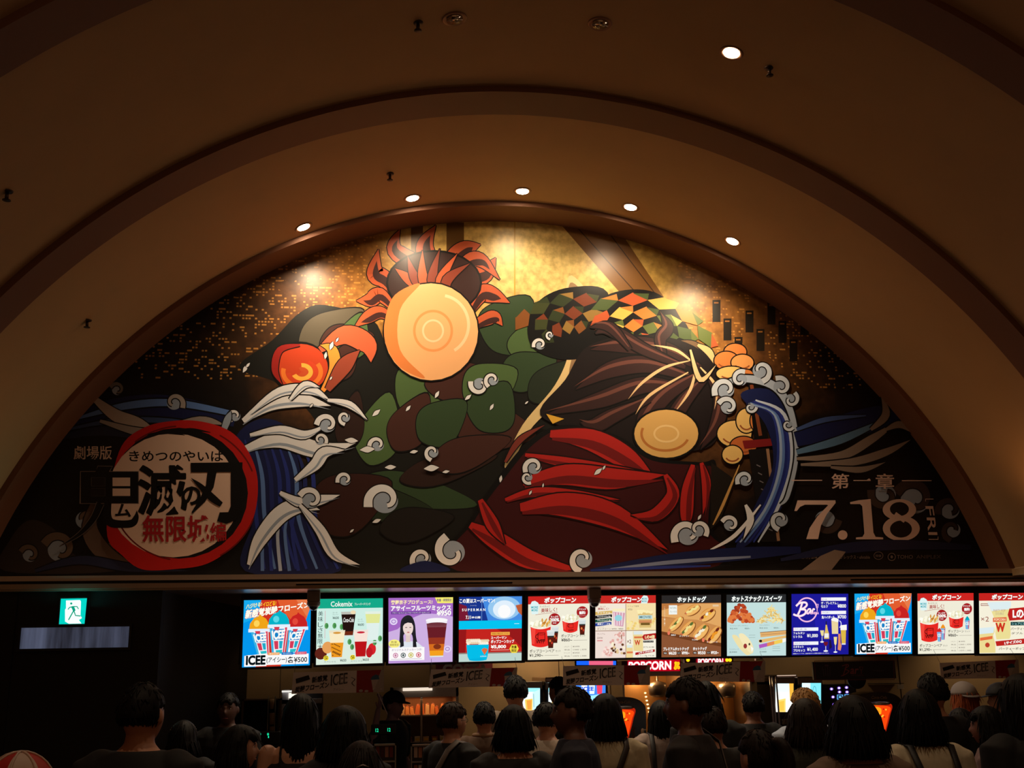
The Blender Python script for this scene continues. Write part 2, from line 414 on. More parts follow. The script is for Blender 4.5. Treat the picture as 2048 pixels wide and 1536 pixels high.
rp = nt.nodes.new('ShaderNodeValToRGB'); rp.color_ramp.elements[0].position = .36; rp.color_ramp.elements[0].color = (.010,.012,.020,1); rp.color_ramp.elements[1].position = .66; rp.color_ramp.elements[1].color = (.085,.10,.16,1)
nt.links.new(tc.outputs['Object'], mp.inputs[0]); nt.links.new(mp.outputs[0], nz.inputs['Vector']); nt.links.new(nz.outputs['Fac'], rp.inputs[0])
nt.links.new(rp.outputs[0], pb.inputs['Emission Color']); pb.inputs['Emission Strength'].default_value = 1.0  # emission added in patches, standing in for bluish reflections on the panel
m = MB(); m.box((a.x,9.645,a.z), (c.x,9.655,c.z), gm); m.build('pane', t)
# ------------------------------------------------------------------ the mural
MY = 10.0
mur = thing('mural', at(1000, 1140, MY), 'huge glossy half-round mural of gold, green and red abstract shapes over blue waves', 'mural')
gm = bpy.data.materials.new('mural_backdrop_print'); gm.use_nodes = True; nt = gm.node_tree; N = nt.nodes; L = nt.links; pb = N['Principled BSDF']
pb.inputs['Roughness'].default_value = .38; pb.inputs['Specular IOR Level'].default_value = .4
geo = N.new('ShaderNodeTexCoord')
def vm(op, a, b=None):
    n = N.new('ShaderNodeVectorMath'); n.operation = op; L.new(a, n.inputs[0])
    if b is not None: n.inputs[1].default_value = b
    return n
def mt(op, a, b):
    n = N.new('ShaderNodeMath'); n.operation = op
    for i, x in enumerate((a, b)):
        if isinstance(x, (int, float)): n.inputs[i].default_value = x
        else: L.new(x, n.inputs[i])
    return n.outputs[0]
def ramp(f, els):
    r = N.new('ShaderNodeValToRGB'); cr = r.color_ramp
    while len(cr.elements) < len(els): cr.elements.new(.5)
    for e, (p, c) in zip(cr.elements, els): e.position = p; e.color = (*lin(c), 1)
    L.new(f, r.inputs[0]); return r.outputs[0]
def mixc(f, a, b, bt='MIX'):
    n = N.new('ShaderNodeMix'); n.data_type = 'RGBA'; n.blend_type = bt
    if isinstance(f, (int, float)): n.inputs['Factor'].default_value = f
    else: L.new(f, n.inputs['Factor'])
    L.new(a, n.inputs['A'])
    if isinstance(b, tuple): n.inputs['B'].default_value = b
    else: L.new(b, n.inputs['B'])
    return n.outputs['Result']
cg = at(1080, 540, MY); org = at(1000, 1140, MY)
rel = vm('SUBTRACT', geo.outputs['Object'], (cg.x, MY, cg.z)).outputs[0]
sc = vm('MULTIPLY', rel, (.27, 0, .30)).outputs[0]
nz = N.new('ShaderNodeTexNoise'); nz.inputs['Scale'].default_value = 2.2; nz.inputs['Detail'].default_value = 8; L.new(geo.outputs['Object'], nz.inputs['Vector'])
ln = N.new('ShaderNodeVectorMath'); ln.operation = 'LENGTH'; L.new(sc, ln.inputs[0])
dist = mt('ADD', ln.outputs['Value'], mt('MULTIPLY', mt('SUBTRACT', nz.outputs['Fac'], .5), .35))
gold = ramp(dist, [(0, (236,208,134)), (.28, (220,178,92)), (.48, (158,104,44)), (.66, (96,58,26)), (.85, (26,16,10)), (1.0, (8,7,9))])
n2 = N.new('ShaderNodeTexNoise'); n2.inputs['Scale'].default_value = 14; n2.inputs['Detail'].default_value = 8; L.new(geo.outputs['Object'], n2.inputs['Vector'])
gold = mixc(.55, gold, ramp(n2.outputs['Fac'], [(.35, (150,140,120)), (.62, (255,255,255))]), 'MULTIPLY')
# little lit windows of a dark city: snapped cells switched on at random
def cells(sx, sz, th):
    s = vm('MULTIPLY', geo.outputs['Object'], (sx, 0, sz)); sn = vm('SNAP', s.outputs[0], (1,1,1)); wn = N.new('ShaderNodeTexWhiteNoise'); L.new(sn.outputs[0], wn.inputs['Vector'])
    fr = vm('FRACTION', s.outputs[0]); cx = N.new('ShaderNodeSeparateXYZ'); L.new(fr.outputs[0], cx.inputs[0])
    inside = mt('MULTIPLY', mt('GREATER_THAN', cx.outputs['X'], .35), mt('GREATER_THAN', cx.outputs['Z'], .45))
    return mt('MULTIPLY', mt('GREATER_THAN', wn.outputs['Value'], th), inside)
big = N.new('ShaderNodeTexNoise'); big.inputs['Scale'].default_value = 1.7; big.inputs['Detail'].default_value = 2; L.new(geo.outputs['Object'], big.inputs['Vector'])
on = mt('MAXIMUM', cells(34, 34, .82), cells(15, 34, .9)); 
sx = N.new('ShaderNodeSeparateXYZ'); L.new(geo.outputs['Object'], sx.inputs[0])
zlow = at(500, 760, MY).z
mask = mt('MULTIPLY', mt('GREATER_THAN', dist, .42), mt('MULTIPLY', mt('LESS_THAN', dist, 1.05), mt('GREATER_THAN', sx.outputs['Z'], zlow)))
mask = mt('MULTIPLY', mask, mt('GREATER_THAN', big.outputs['Fac'], .42))
on = mt('MULTIPLY', mt('MULTIPLY', on, mask), .35)
L.new(mixc(on, gold, (*lin((255,176,84)), 1)), pb.inputs['Base Color'])
P = [(x, MY, z) for x, y, z in arch_pts(MY, .02, A0-.01, A1+.01)]; P2 = [(x, MY+.04, z) for x, y, z in P]; n = len(P)
b = MB(); b.add(P+P2, [tuple(range(n))[::-1], tuple(range(n, 2*n))]+[(i, i+1, n+i+1, n+i) for i in range(n-1)], gm)
pan = b.build('backdrop_panel', mur)

K = (10,9,12); OUT = (6,6,8)
FOAM = (226,224,226); FO2 = (150,160,176); BL = (38,52,130); BL2 = (20,28,72); BL3 = (88,120,180)
A = Art(pix(MY), None, .00018)
A.rect(822,447,846,640,(92,60,22)); A.rect(893,445,928,560,(98,66,24)); A.rect(1028,443,1031,640,(190,150,60))
A.poly([(1120,447),(1240,462),(1368,655),(1300,655)], (120,80,34)); A.stroke([(1150,450),(1330,650)], 2, (60,36,14), False); A.stroke([(1215,462),(1358,650)], 2, (60,36,14), False)
for i in range(9):
    x = 1425+i*22; y = 600+(i*37) % 90; A.rect(x, y, x+16, y+44, (26,20,14)); A.rect(x+3, y+4, x+12, y+7, (150,96,40))
# wide dark body of the left half
A.poly([(478,735),(545,680),(600,625),(650,610),(745,640),(800,700),(1000,640),(1080,650),(1140,690),(1132,820),(1040,930),(965,1010),(930,1142),(640,1142),(585,1060),(620,960),(640,860),(560,770)], (20,20,18), True)
GR = (74,98,56); GR2 = (48,68,42); BR = (66,36,30); BR2 = (44,26,22)
def petal(x, y, l, w, ang, c, edge=OUT, ew=2.0):
    a = radians(ang); ux, uy = cos(a), sin(a)
    pts = [(0,0),(.22,.5),(.55,.5),(1,0),(.55,-.5),(.22,-.5)]
    P = [(x+ux*l*p-uy*w*q, y+uy*l*p+ux*w*q) for p, q in pts]
    if edge:
        cx = x+ux*l*.5; cy = y+uy*l*.5
        A.poly([(cx+(px-cx)*(1+2*ew/max(l,1)), cy+(py-cy)*(1+2*ew/max(w,1))) for px, py in P], edge, True)
    A.poly(P, c, True)
def leaf(pts, w, c, edge=OUT, ew=2):
    n = len(pts); A.stroke(pts, [w*sin(pi*(i+.25)/(n-.5))**.8 if i < n-1 else 0 for i in range(n)], c, True, edge, ew)
# sleeves and cloth turned into plain rounded patches of olive, brown and black
for (x,y,l,w,g,c) in [(600,700,150,74,-32,(84,76,62)),(640,690,110,60,-10,BR),(690,720,100,60,-70,GR),(665,760,90,50,-60,BR),
    (985,700,130,110,-55,GR2),(1050,730,95,80,-75,GR),(1085,790,110,70,-80,BR2),(1000,760,120,70,-20,GR2),(1060,800,120,60,-40,(34,44,32)),
    (800,815,120,120,-30,GR),(850,770,150,70,-8,BR),(930,800,120,90,-30,GR),(905,840,170,90,10,BR),(960,860,110,90,-60,GR2),
    (740,930,150,80,-75,GR),(790,900,130,70,-60,BR),(840,880,120,80,-40,GR2),(690,900,120,50,-78,BR2),(720,960,240,60,12,GR2),(800,960,200,50,-14,BR2),
    (860,930,170,60,-18,BR),(700,1000,170,60,8,(34,46,30)),(620,1040,180,110,-25,(52,24,20)),(760,1060,150,60,-10,(26,22,20))]:
    petal(x, y, l, w, g, c)
# a pale disc with flame tongues behind and over it (plain stand-in)
FL = (186,84,48); FD = (58,28,26); FM = (128,56,38)
for pts, w in [([(900,600),(850,540),(790,500),(800,458)],34),([(880,590),(860,530),(850,490),(872,450)],36),([(860,600),(900,530),(930,500),(962,489)],40),([(900,610),(940,560),(970,545),(992,515)],40),
    ([(930,640),(960,590),(985,590),(1020,606)],34),([(930,660),(970,640),(990,635),(1005,652)],26),([(800,600),(770,560),(750,545),(757,498)],36),([(790,620),(760,590),(740,600),(712,602)],30),
    ([(790,640),(760,625),(735,635),(708,655)],26),([(900,580),(930,530),(960,520),(1000,560)],30)]:
    leaf(pts, w, FL); leaf([(x+3,y+5) for x,y in pts[:-1]]+[((pts[-1][0]+pts[-2][0])/2,(pts[-1][1]+pts[-2][1])/2)], w*.45, FD, None)
A.oval(868, 566, 96, 66, OUT); A.oval(868, 566, 92, 62, (52,30,28))
for k, (a, b_) in enumerate([(790,545),(815,520),(845,508),(880,505),(915,515),(940,535)]):
    leaf([(865+k*6,600),((a+865)/2-8,560),(a,b_-8)], 20, FL if k % 2 == 0 else FM)
A.oval(862, 664, 97, 100, OUT); A.oval(862, 664, 94, 97, (238,176,120))
A.poly([(770,640),(790,590),(840,568),(800,620),(800,700),(850,756),(800,735),(772,690)], (222,128,66), True)
A.ring(880, 650, 60, 62, 6, (246,206,160), -80, 60)
A.ring(866, 662, 40, 42, 5, (228,150,88)); A.ring(866, 662, 22, 23, 4, (246,206,160))
# fire swirl
A.oval(600, 735, 58, 52, OUT); A.oval(602, 736, 54, 48, (196,64,30)); 
for r, c in ((42,(232,120,44)),(32,(206,66,34)),(22,(246,176,70)),(12,(200,80,40))): A.ring(604, 744, r, r*.8, 9, c, -160+r*3, 110+r*2)
leaf([(640,700),(690,670),(735,690),(742,725)], 40, (198,92,58)); leaf([(640,790),(668,740),(664,700),(640,690)], 22, (240,150,60)); leaf([(655,780),(690,730),(720,700)], 30, (150,66,46))
leaf([(600,690),(560,700),(550,740),(565,770)], 14, (150,30,24))
# tan leaf blade
A.poly([(1138,552),(1180,590),(1204,636),(1198,700),(1160,760),(1110,810),(1060,860),(1022,930),(1010,926),(1045,850),(1110,770),(1138,700),(1130,640)], (226,196,138), True)
A.poly([(1140,566),(1176,598),(1196,640),(1190,698),(1150,754),(1138,745),(1145,700),(1136,640)], (150,118,84), True)
# patchwork fan
QC = [(206,122,52),(70,86,44),(232,178,84),(92,104,50),(186,84,44)]
A.poly([(1055,650),(1080,600),(1140,575),(1215,585),(1215,690),(1140,720),(1070,700)], OUT, True)
A.poly([(1196,610),(1240,582),(1310,585),(1360,630),(1388,690),(1370,740),(1240,700),(1205,690)], OUT, True)
def patch(cx, cy, r0, r1, a0, a1, nr, na, off=0, dim=1.0):
    for i in range(nr):
        for j in range(na):
            ra, rb = r0+(r1-r0)*i/nr, r0+(r1-r0)*(i+1)/nr; aa, ab = radians(a0+(a1-a0)*(j+(i % 2)*.5-.25)/na), radians(a0+(a1-a0)*(j+1+(i % 2)*.5-.25)/na); am = (aa+ab)/2; rm = (ra+rb)/2
            c = QC[(i*2+j*3+off) % 5]; c = tuple(int(v*dim) for v in c)
            A.poly([(cx+ra*cos(am), cy+ra*.85*sin(am)), (cx+rm*cos(aa), cy+rm*.85*sin(aa)), (cx+rb*cos(am), cy+rb*.85*sin(am)), (cx+rm*cos(ab), cy+rm*.85*sin(ab))], c)
            A.poly([(cx+rb*.99*cos(am), cy+rb*.99*.85*sin(am)), (cx+rm*cos(ab), cy+rm*.85*sin(ab)), (cx+rb*cos(ab), cy+rb*.85*sin(ab))], QC[(i+j+2+off) % 5] if dim == 1 else tuple(int(v*dim) for v in QC[(i+j+2+off) % 5]))
patch(1150, 712, 52, 150, -148, -66, 3, 4, 1, .62)
patch(1268, 735, 52, 176, -128, -22, 4, 5, 0)
leaf([(1345,690),(1385,700),(1425,720)], 34, (110,84,58)); leaf([(1395,690),(1418,705),(1432,735)], 14, (214,176,120))
# dark flowing strokes with cream rims
HB = (52,30,30); CRM = (226,188,138)
A.poly([(1080,830),(1130,760),(1180,690),(1300,670),(1400,700),(1445,770),(1440,860),(1400,900),(1260,900),(1180,870)], (24,16,18), True)
for pts, w in [([(1400,735),(1330,700),(1250,690),(1180,700)],34),([(1390,760),(1300,730),(1220,740),(1150,780)],34),([(1380,780),(1290,770),(1200,800),(1090,830)],34),([(1330,720),(1320,680),(1335,655),(1322,628)],24),
    ([(1400,750),(1330,790),(1290,840),(1280,880)],36),([(1410,760),(1370,800),(1340,850),(1335,880)],30),([(1420,760),(1440,800),(1432,850),(1400,900)],28),([(1300,800),(1230,830),(1190,850),(1160,845)],30),([(1370,735),(1290,700),(1220,660),(1190,668)],24),([(1260,700),(1220,655),(1180,655)],20)]:
    leaf(pts, w, HB, OUT, 2.5); leaf([(x-3,y-6) for x, y in pts], w*.22, (104,62,54), None)
for pts in ([(1378,722),(1330,735),(1285,765),(1255,800)],[(1385,725),(1350,700),(1300,690)],[(1392,730),(1380,780),(1345,830)],[(1400,735),(1432,775),(1428,820)],[(1376,745),(1300,790),(1270,830)]):
    leaf(pts, 6, CRM, None)
# small golden disc below them, and a star of ochre
A.oval(1332, 868, 68, 52, OUT); A.oval(1332, 868, 64, 48, (214,168,98)); A.ring(1330, 868, 50, 36, 5, (180,112,54), 20, 200); A.ring(1332, 868, 26, 18, 4, (232,194,130))
# red drapery
R1 = (176,34,30); R2 = (112,20,22); R3 = (58,12,16)
A.poly([(905,1142),(940,1040),(1000,950),(1060,880),(1130,850),(1230,870),(1310,915),(1400,925),(1432,930),(1425,1060),(1470,1100),(1400,1142)], OUT, True)
A.poly([(915,1142),(950,1040),(1010,955),(1068,888),(1130,858),(1228,878),(1305,922),(1400,932),(1424,945),(1416,1060),(1450,1100),(1380,1142)], R3, True)
for pts, w in [([(1100,868),(1180,880),(1250,915),(1305,950)],46),([(1050,910),(1130,925),(1220,940),(1300,946)],22),([(1045,965),(1130,950),(1230,958),(1330,950)],44),([(1010,1000),(1070,985),(1150,990),(1240,1000)],20),
    ([(1040,1015),(1130,1010),(1230,1035),(1335,1100)],52),([(1330,950),(1345,990),(1310,1030),(1260,1030)],28),([(1385,930),(1375,980),(1372,1030),(1370,1060)],26),([(1402,926),(1412,970),(1405,1030)],18),([(940,1050),(990,1080),(1060,1120),(1160,1140)],40),([(960,1000),(985,1050),(1010,1090)],26)]:
    leaf(pts, w, R1, (30,6,8), 3); leaf([(x+4,y+w*.22) for x, y in pts], w*.4, R2, None)
A.poly([(1092,828),(1128,838),(1105,848)], (224,170,60)); leaf([(1010,925),(1040,880),(1090,850)], 12, (120,50,40))
# ochre lumps and slanted bar
OC = (206,122,60); OY = (228,184,108)
for x, y, rx, ry, c in [(1470,704,22,16,OC),(1452,722,24,18,OC),(1484,726,22,16,(222,150,84)),(1462,748,30,14,OY),(1492,752,14,12,OC),(1468,868,34,26,OY),(1492,842,20,24,OY),(1516,842,16,22,OC),(1486,892,26,18,(190,100,50)),(1464,910,20,18,OY)]:
    A.oval(x, y, rx+2.5, ry+2.5, OUT); A.oval(x, y, rx, ry, c); A.ring(x, y, rx*.8, ry*.8, 3, (150,78,40), 30, 150, 16)
leaf([(1380,700),(1400,760),(1432,730)], 10, CRM)
A.poly([(1422,926),(1470,960),(1440,1040),(1420,1060)], (26,20,16)); A.stroke([(1478,930),(1445,1010),(1425,1050)], [2,6,2], (196,148,84))
A.poly([(1494,760),(1520,760),(1536,880),(1508,882)], OUT); A.stroke([(1502,770),(1520,872)], 7, (120,60,34), False)
A.poly([(1484,882),(1560,876),(1562,890),(1488,898)], (120,24,26)); A.poly([(1496,900),(1536,896),(1560,1084),(1522,1084)], (16,14,16)); A.stroke([(1534,898),(1556,1082)], 6, (150,112,84), False)
for k in range(9): A.stroke([(1512+k*3,930+k*16),(1520+k*3,934+k*16)], 2, (110,104,110), False)

def curl(x, y, r, turn=1, a=0, c=FOAM):
    n = 10; pts = []; ws = []
    for i in range(n):
        t = i/(n-1); ang = radians(a)+turn*t*4.6; rr = r*(1-.72*t)
        pts.append((x+rr*cos(ang), y+rr*sin(ang))); ws.append(r*(.5-.28*t))
    A.oval(x, y, r*.72, r*.68, FO2); A.stroke(pts, ws, c, True, OUT, 2.2)
def drop(x, y, l, a, c=FOAM):
    a = radians(a); A.stroke([(x, y), (x+l*.5*cos(a), y+l*.5*sin(a)), (x+l*cos(a), y+l*sin(a))], [1, l*.42, .5], c, True, OUT, 1.4, 5)
# far left waves
A.poly([(10,1142),(20,1080),(60,1040),(110,1060),(150,1110),(230,1142)], (52,42,40), True)
for pts, w, c in [([(120,850),(220,822),(330,812),(470,838)],44,BL2),([(150,838),(250,812),(350,806),(470,828)],14,BL3),([(120,862),(230,842),(340,842),(440,860)],10,(52,70,110)),([(100,880),(200,862),(300,872)],18,(28,34,56))]: A.stroke(pts, [w*.3,w,w,w*.7], c, True, OUT, 3)
leaf([(180,790),(230,830),(280,850),(330,880)], 26, (168,150,138)); leaf([(200,842),(300,866),(400,842),(450,850)], 20, (150,136,128))
curl(235, 780, 15, 1, 200, (120,108,100)); curl(348, 806, 20, -1, 30, (170,158,150)); curl(470, 832, 15, 1, 120); leaf([(440,880),(455,840),(462,822)], 14, FO2)
for x, y, r, t, a in [(120,1100,34,1,200),(170,1040,26,-1,90),(230,1115,30,1,180),(60,1110,20,1,200)]: curl(x, y, r, t, a, (112,90,76))
leaf([(190,1000),(180,1060),(215,1110),(290,1142)], 34, (104,82,70)); leaf([(70,1142),(160,1120),(260,1135),(380,1142)], 18, (40,46,78))
# main left wave
A.poly([(470,880),(520,838),(580,860),(600,940),(620,1050),(680,1142),(490,1142),(505,1040),(500,950)], BL2, True)
for k in range(8):
    x = 505+k*17; A.stroke([(x-15,880+k*3),(x+2,950),(x+8,1040),(x+24+k*4,1138)], [3,8,8,5], [BL,BL3,(30,40,100),BL][k % 4])
for k in range(5): A.stroke([(525+k*18,1142),(528+k*14,1060),(560+k*9,1010)], [7,6,2], [BL3,BL,(170,180,200)][k % 3])
for pts, w in [([(486,842),(540,808),(600,800),(662,812)],30),([(500,826),(560,784),(620,780),(660,800)],20),([(488,898),(560,880),(640,900),(712,886)],34),([(500,870),(560,860),(610,870),(650,850)],18),([(590,960),(630,930),(650,905),(690,900)],24),
    ([(498,1130),(520,1080),(560,1030),(600,1012),(640,1020)],34),([(560,985),(600,1005),(640,1000),(680,990)],22),([(600,1010),(640,1060),(670,1110),(720,1130)],22),([(655,800),(700,810),(735,840)],14),([(580,800),(610,770),(640,775)],14)]:
    leaf(pts, w, FOAM, OUT, 2.5); leaf([(x,y+w*.25) for x, y in pts], w*.18, FO2, None)
for x, y, r, t, a in [(655,850,22,1,180),(690,835,14,1,90),(640,880,14,-1,30),(690,960,16,1,160),(622,1000,24,1,200),(770,1002,36,1,160),(755,890,18,1,140),(865,905,16,1,100),(960,770,20,-1,200),(985,760,16,1,120),(1080,690,14,1,160),(1100,670,9,1,90),(1068,935,20,1,150),(1055,955,13,1,60),
    (845,1118,24,1,120),(905,1105,34,-1,250),(1165,1118,26,1,100),(1375,1070,30,1,150),(1395,1060,20,-1,40),(1460,1050,18,1,200)]: curl(x, y, r, t, a)
A.poly([(800,1142),(850,1122),(900,1142)], BL2, True)
for x, y, l, a in [(486,745,18,-60),(492,735,12,-50),(660,700,18,-70),(672,684,10,-60),(650,718,14,-80),(870,796,16,-60),(812,822,14,-50),(930,800,16,-40),(980,820,14,-60),(1050,808,8,-40),(745,832,20,-40),(820,905,16,-10),(848,938,30,-5),(885,945,14,-10),(770,935,22,-3),(745,1045,18,-20),(700,1065,10,-40),(1000,965,14,-80),(1058,990,10,-60),(1085,975,8,-80),(1188,950,20,-40),(1205,940,10,-60),(660,760,8,-60),(690,880,26,5),(720,900,30,-4),(620,815,10,-50),(940,620,0.1,0),(1395,1040,12,-60)]: drop(x, y, l, a)
# right wave
A.poly([(1480,790),(1540,780),(1580,830),(1592,920),(1570,1000),(1530,1060),(1470,1100),(1510,1010),(1545,930),(1530,850)], BL2, True)
for k in range(6):
    o = k*9; A.stroke([(1492+o*.4,800-o*.2+10),(1545+o*.5,830),(1556+o*.6,920),(1530+o*.6,1010),(1470+o,1085)], [3,7,8,7,3], [BL,(150,170,200),BL3,(30,40,110),BL,(190,200,216)][k])
A.stroke([(1440,770),(1490,758),(1550,775),(1582,830),(1592,910),(1575,990),(1560,1010)], [6,14,16,12,8,8,3], (168,178,194), True, OUT, 3)
for x, y, r, t, a in [(1450,780,24,1,150),(1455,815,20,1,200),(1480,760,18,-1,300),(1520,742,22,-1,80),(1560,775,20,1,240),(1580,800,16,1,300),(1500,815,12,1,0),(1575,850,12,1,30),(1490,960,18,1,150),(1560,1040,20,1,100)]: curl(x, y, r, t, a, (200,206,216))
leaf([(1490,1010),(1500,1040),(1485,1080)], 14, FOAM); A.stroke([(1420,1100),(1470,1070),(1520,1010)], [3,8,3], FOAM)
# far right streaks
for pts, w, c in [([(1590,880),(1680,855),(1760,835),(1800,828)],46,BL2),([(1592,905),(1680,880),(1770,840)],16,(88,120,150)),([(1592,860),(1650,840),(1730,832)],10,(60,80,130))]: A.stroke(pts, [w*.6]+[w]*(len(pts)-2)+[w*.3], c, True, OUT, 2)
for pts, w in [([(1592,918),(1680,912),(1740,880),(1800,840)],18),([(1600,930),(1700,925),(1770,905),(1820,880)],16),([(1740,860),(1770,830),(1760,790)],16),([(1770,860),(1800,850),(1832,872)],14),([(1660,935),(1720,940),(1770,925)],12)]: leaf(pts, w, (140,120,106), OUT, 2.5)
for x, y, r, t, a in [(1830,1000,40,1,200),(1770,990,30,-1,200),(1900,1020,26,1,160),(1905,1060,22,1,100),(1650,1040,28,1,0)]: curl(x, y, r, t, a, (66,50,44))
for pts, w, c in [([(1180,1142),(1330,1122),(1480,1108),(1600,1100)],26,BL2),([(1220,1138),(1350,1124),(1500,1114)],8,(120,130,160)),([(1560,1120),(1680,1098),(1800,1090),(1940,1095)],20,(26,30,60)),([(1180,1141),(1300,1136),(1420,1132)],6,BL)]: A.stroke(pts, [w*.3]+[w]*(len(pts)-2)+[w*.5], c)
A.poly([(1600,1142),(1640,1112),(1668,1100),(1690,1104),(1660,1142)], (130,108,94))
A.build('picture_print', mur)
# title disc and lettering
T = Art(pix(MY-.016))
def q2(X, Y): return (60+X/3.49, 720+Y/3.49)
T.poly([q2(640,600),q2(800,470),q2(1000,425),q2(1200,430),q2(1400,500),q2(1530,650),q2(1590,850),q2(1560,1100),q2(1440,1280),q2(1240,1420),q2(1000,1460),q2(780,1460),q2(640,1360),q2(540,1230),q2(560,900)], (190,26,24), True)
T.oval(*q2(1040,930), 138, 131, K)
T.oval(*q2(1000,945), 132, 124, (226,190,168))
for a0, a1, rx in ((-60,-20,150),(20,60,152),(100,150,142),(-130,-95,150)): T.ring(365, 990, rx, rx*.93, 3, (110,14,14), a0, a1, 20)
for X, Y, a in ((820,520,0),(1000,500,0)): T.stroke([q2(X,Y),q2(X+120,Y-15),q2(X+260,Y+5)], [1,6,1], K)
B2 = (7,7,9); WH = (232,206,190)
T.text('劇場版', *q2(305,600), *q2(572,695), (214,180,158), .012)
T.text('きめつのやいば', *q2(692,632), *q2(1352,708), B2, .02)
def R4(a, b, c, d): T.rect(*q2(a, b), *q2(c, d), B2)
T.poly([q2(*p) for p in [(350,776),(460,776),(472,738),(578,740),(560,776),(760,776),(760,1004),(345,1004)]], (128,108,98))
for r in ((355,780,428,1000),(525,780,575,1000),(700,780,755,1000),(355,780,755,820),(355,881,755,896),(355,950,755,1000)): R4(*r)
T.poly([q2(*p) for p in [(475,742),(574,744),(548,784),(455,784)]], B2)
for r in ((430,821,524,880),(421,897,524,949)): T.rect(*q2(*r[:2]), *q2(*r[2:]), (26,20,20))
for r in ((577,821,699,880),(577,897,699,949)): T.rect(*q2(*r[:2]), *q2(*r[2:]), (226,190,168))
T.stroke([q2(492,1000), q2(440,1110), q2(345,1215), q2(205,1302)], [14,12,7,0], B2, True, (120,104,96), 1)
T.stroke([q2(545,990), q2(540,1085), q2(565,1135), q2(640,1146), q2(715,1138), q2(742,1095), q2(745,1050)], [14,16,17,15,15,10,0], B2)
T.text('ム', *q2(596,1005), *q2(704,1095), B2, .03)
T.text('滅', *q2(752,735), *q2(1095,1085), B2, .030)
T.text('の', *q2(1060,885), *q2(1190,1012), B2, .034)
T.poly([q2(*p) for p in [(1122,718),(1484,714),(1478,1050),(1440,1116),(1372,1144),(1306,1126),(1324,1064),(1384,1062),(1402,1020),(1402,782),(1125,784)]], B2)
T.poly([q2(*p) for p in [(1240,780),(1304,780),(1282,890),(1222,990),(1136,1072),(1128,1062),(1190,960),(1230,870)]], B2, False)
T.stroke([q2(1122,822), q2(1190,880), q2(1270,960), q2(1336,1010)], [0,10,15,10], B2)
T.text('無限城', *q2(785,1085), *q2(1250,1272), (168,28,34), .022)
T.text('編', *q2(1258,1135), *q2(1370,1268), (168,28,34), .022)
T.build('title_lettering', mur)
D = Art(pix(MY-.016)); CW = (222,184,166)
def q3(X, Y): return (1560+X/3.2, 720+Y/3.2)
for a, b_ in (((75,767),(270,773)), ((780,769),(970,775))): D.rect(*q3(*a), *q3(*b_), CW)
D.text('第', *q3(328,727), *q3(442,824), CW, .012); D.rect(*q3(470,768), *q3(580,774), CW); D.poly([q3(555,768),q3(570,757),q3(582,768)], CW); D.text('章', *q3(612,727), *q3(730,824), CW, .012)
D.poly([q3(*p) for p in [(112,898),(355,898),(356,915),(300,985),(262,1060),(244,1146),(168,1146),(190,1075),(240,1000),(308,930),(300,926),(160,926),(128,940),(108,966),(92,966)]], CW)
D.oval(*q3(401,1120), 9.6, 9.4, CW)
D.poly([q3(*p) for p in [(448,910),(505,897),(580,890),(598,1105),(612,1132),(660,1136),(660,1148),(486,1148),(486,1136),(528,1132),(540,1110),(526,935),(512,922),(450,922)]], CW)
D.oval(*q3(764,958), 33.5, 21, CW, 32); D.oval(*q3(776,1078), 37, 25, CW, 32); D.oval(*q3(764,954), 19, 14, (14,12,16), 28); D.oval(*q3(774,1082), 22, 17, (14,12,16), 28); D.stroke([q3(735,985),q3(800,1030)], 9, CW, False)
for X in (930,): 
    D.rect(*q3(X,888), *q3(X+52,892), CW); D.rect(*q3(X,888), *q3(X+3,905), CW); D.rect(*q3(X+22,1146), *q3(X+82,1150), CW); D.rect(*q3(X+80,1130), *q3(X+83,1150), CW)
qd = [q3(980,935), q3(1008,1120), q3(950,1120), q3(930,935)]
D.text('FRI', 0,0,0,0, CW, .01, quad=[qd[0], qd[1], qd[2], qd[3]])
SM = (120,100,92)
D.text('©吾峠呼世晴／集英社・アニプレックス・ufotable', *q3(120,1248), *q3(575,1274), SM, 0); D.ring(*q3(630,1252), 9.5, 8, 1, SM); D.text('映倫', *q3(612,1244), *q3(648,1262), SM)
D.ring(*q3(715,1260), 8, 8, 1.3, SM); D.oval(*q3(715,1260), 2.5, 3, SM); D.text('TOHO', *q3(748,1248), *q3(850,1272), SM); D.text('ANIPLEX', *q3(872,1248), *q3(1030,1270), (90,74,68))
D.build('date_lettering', mur)
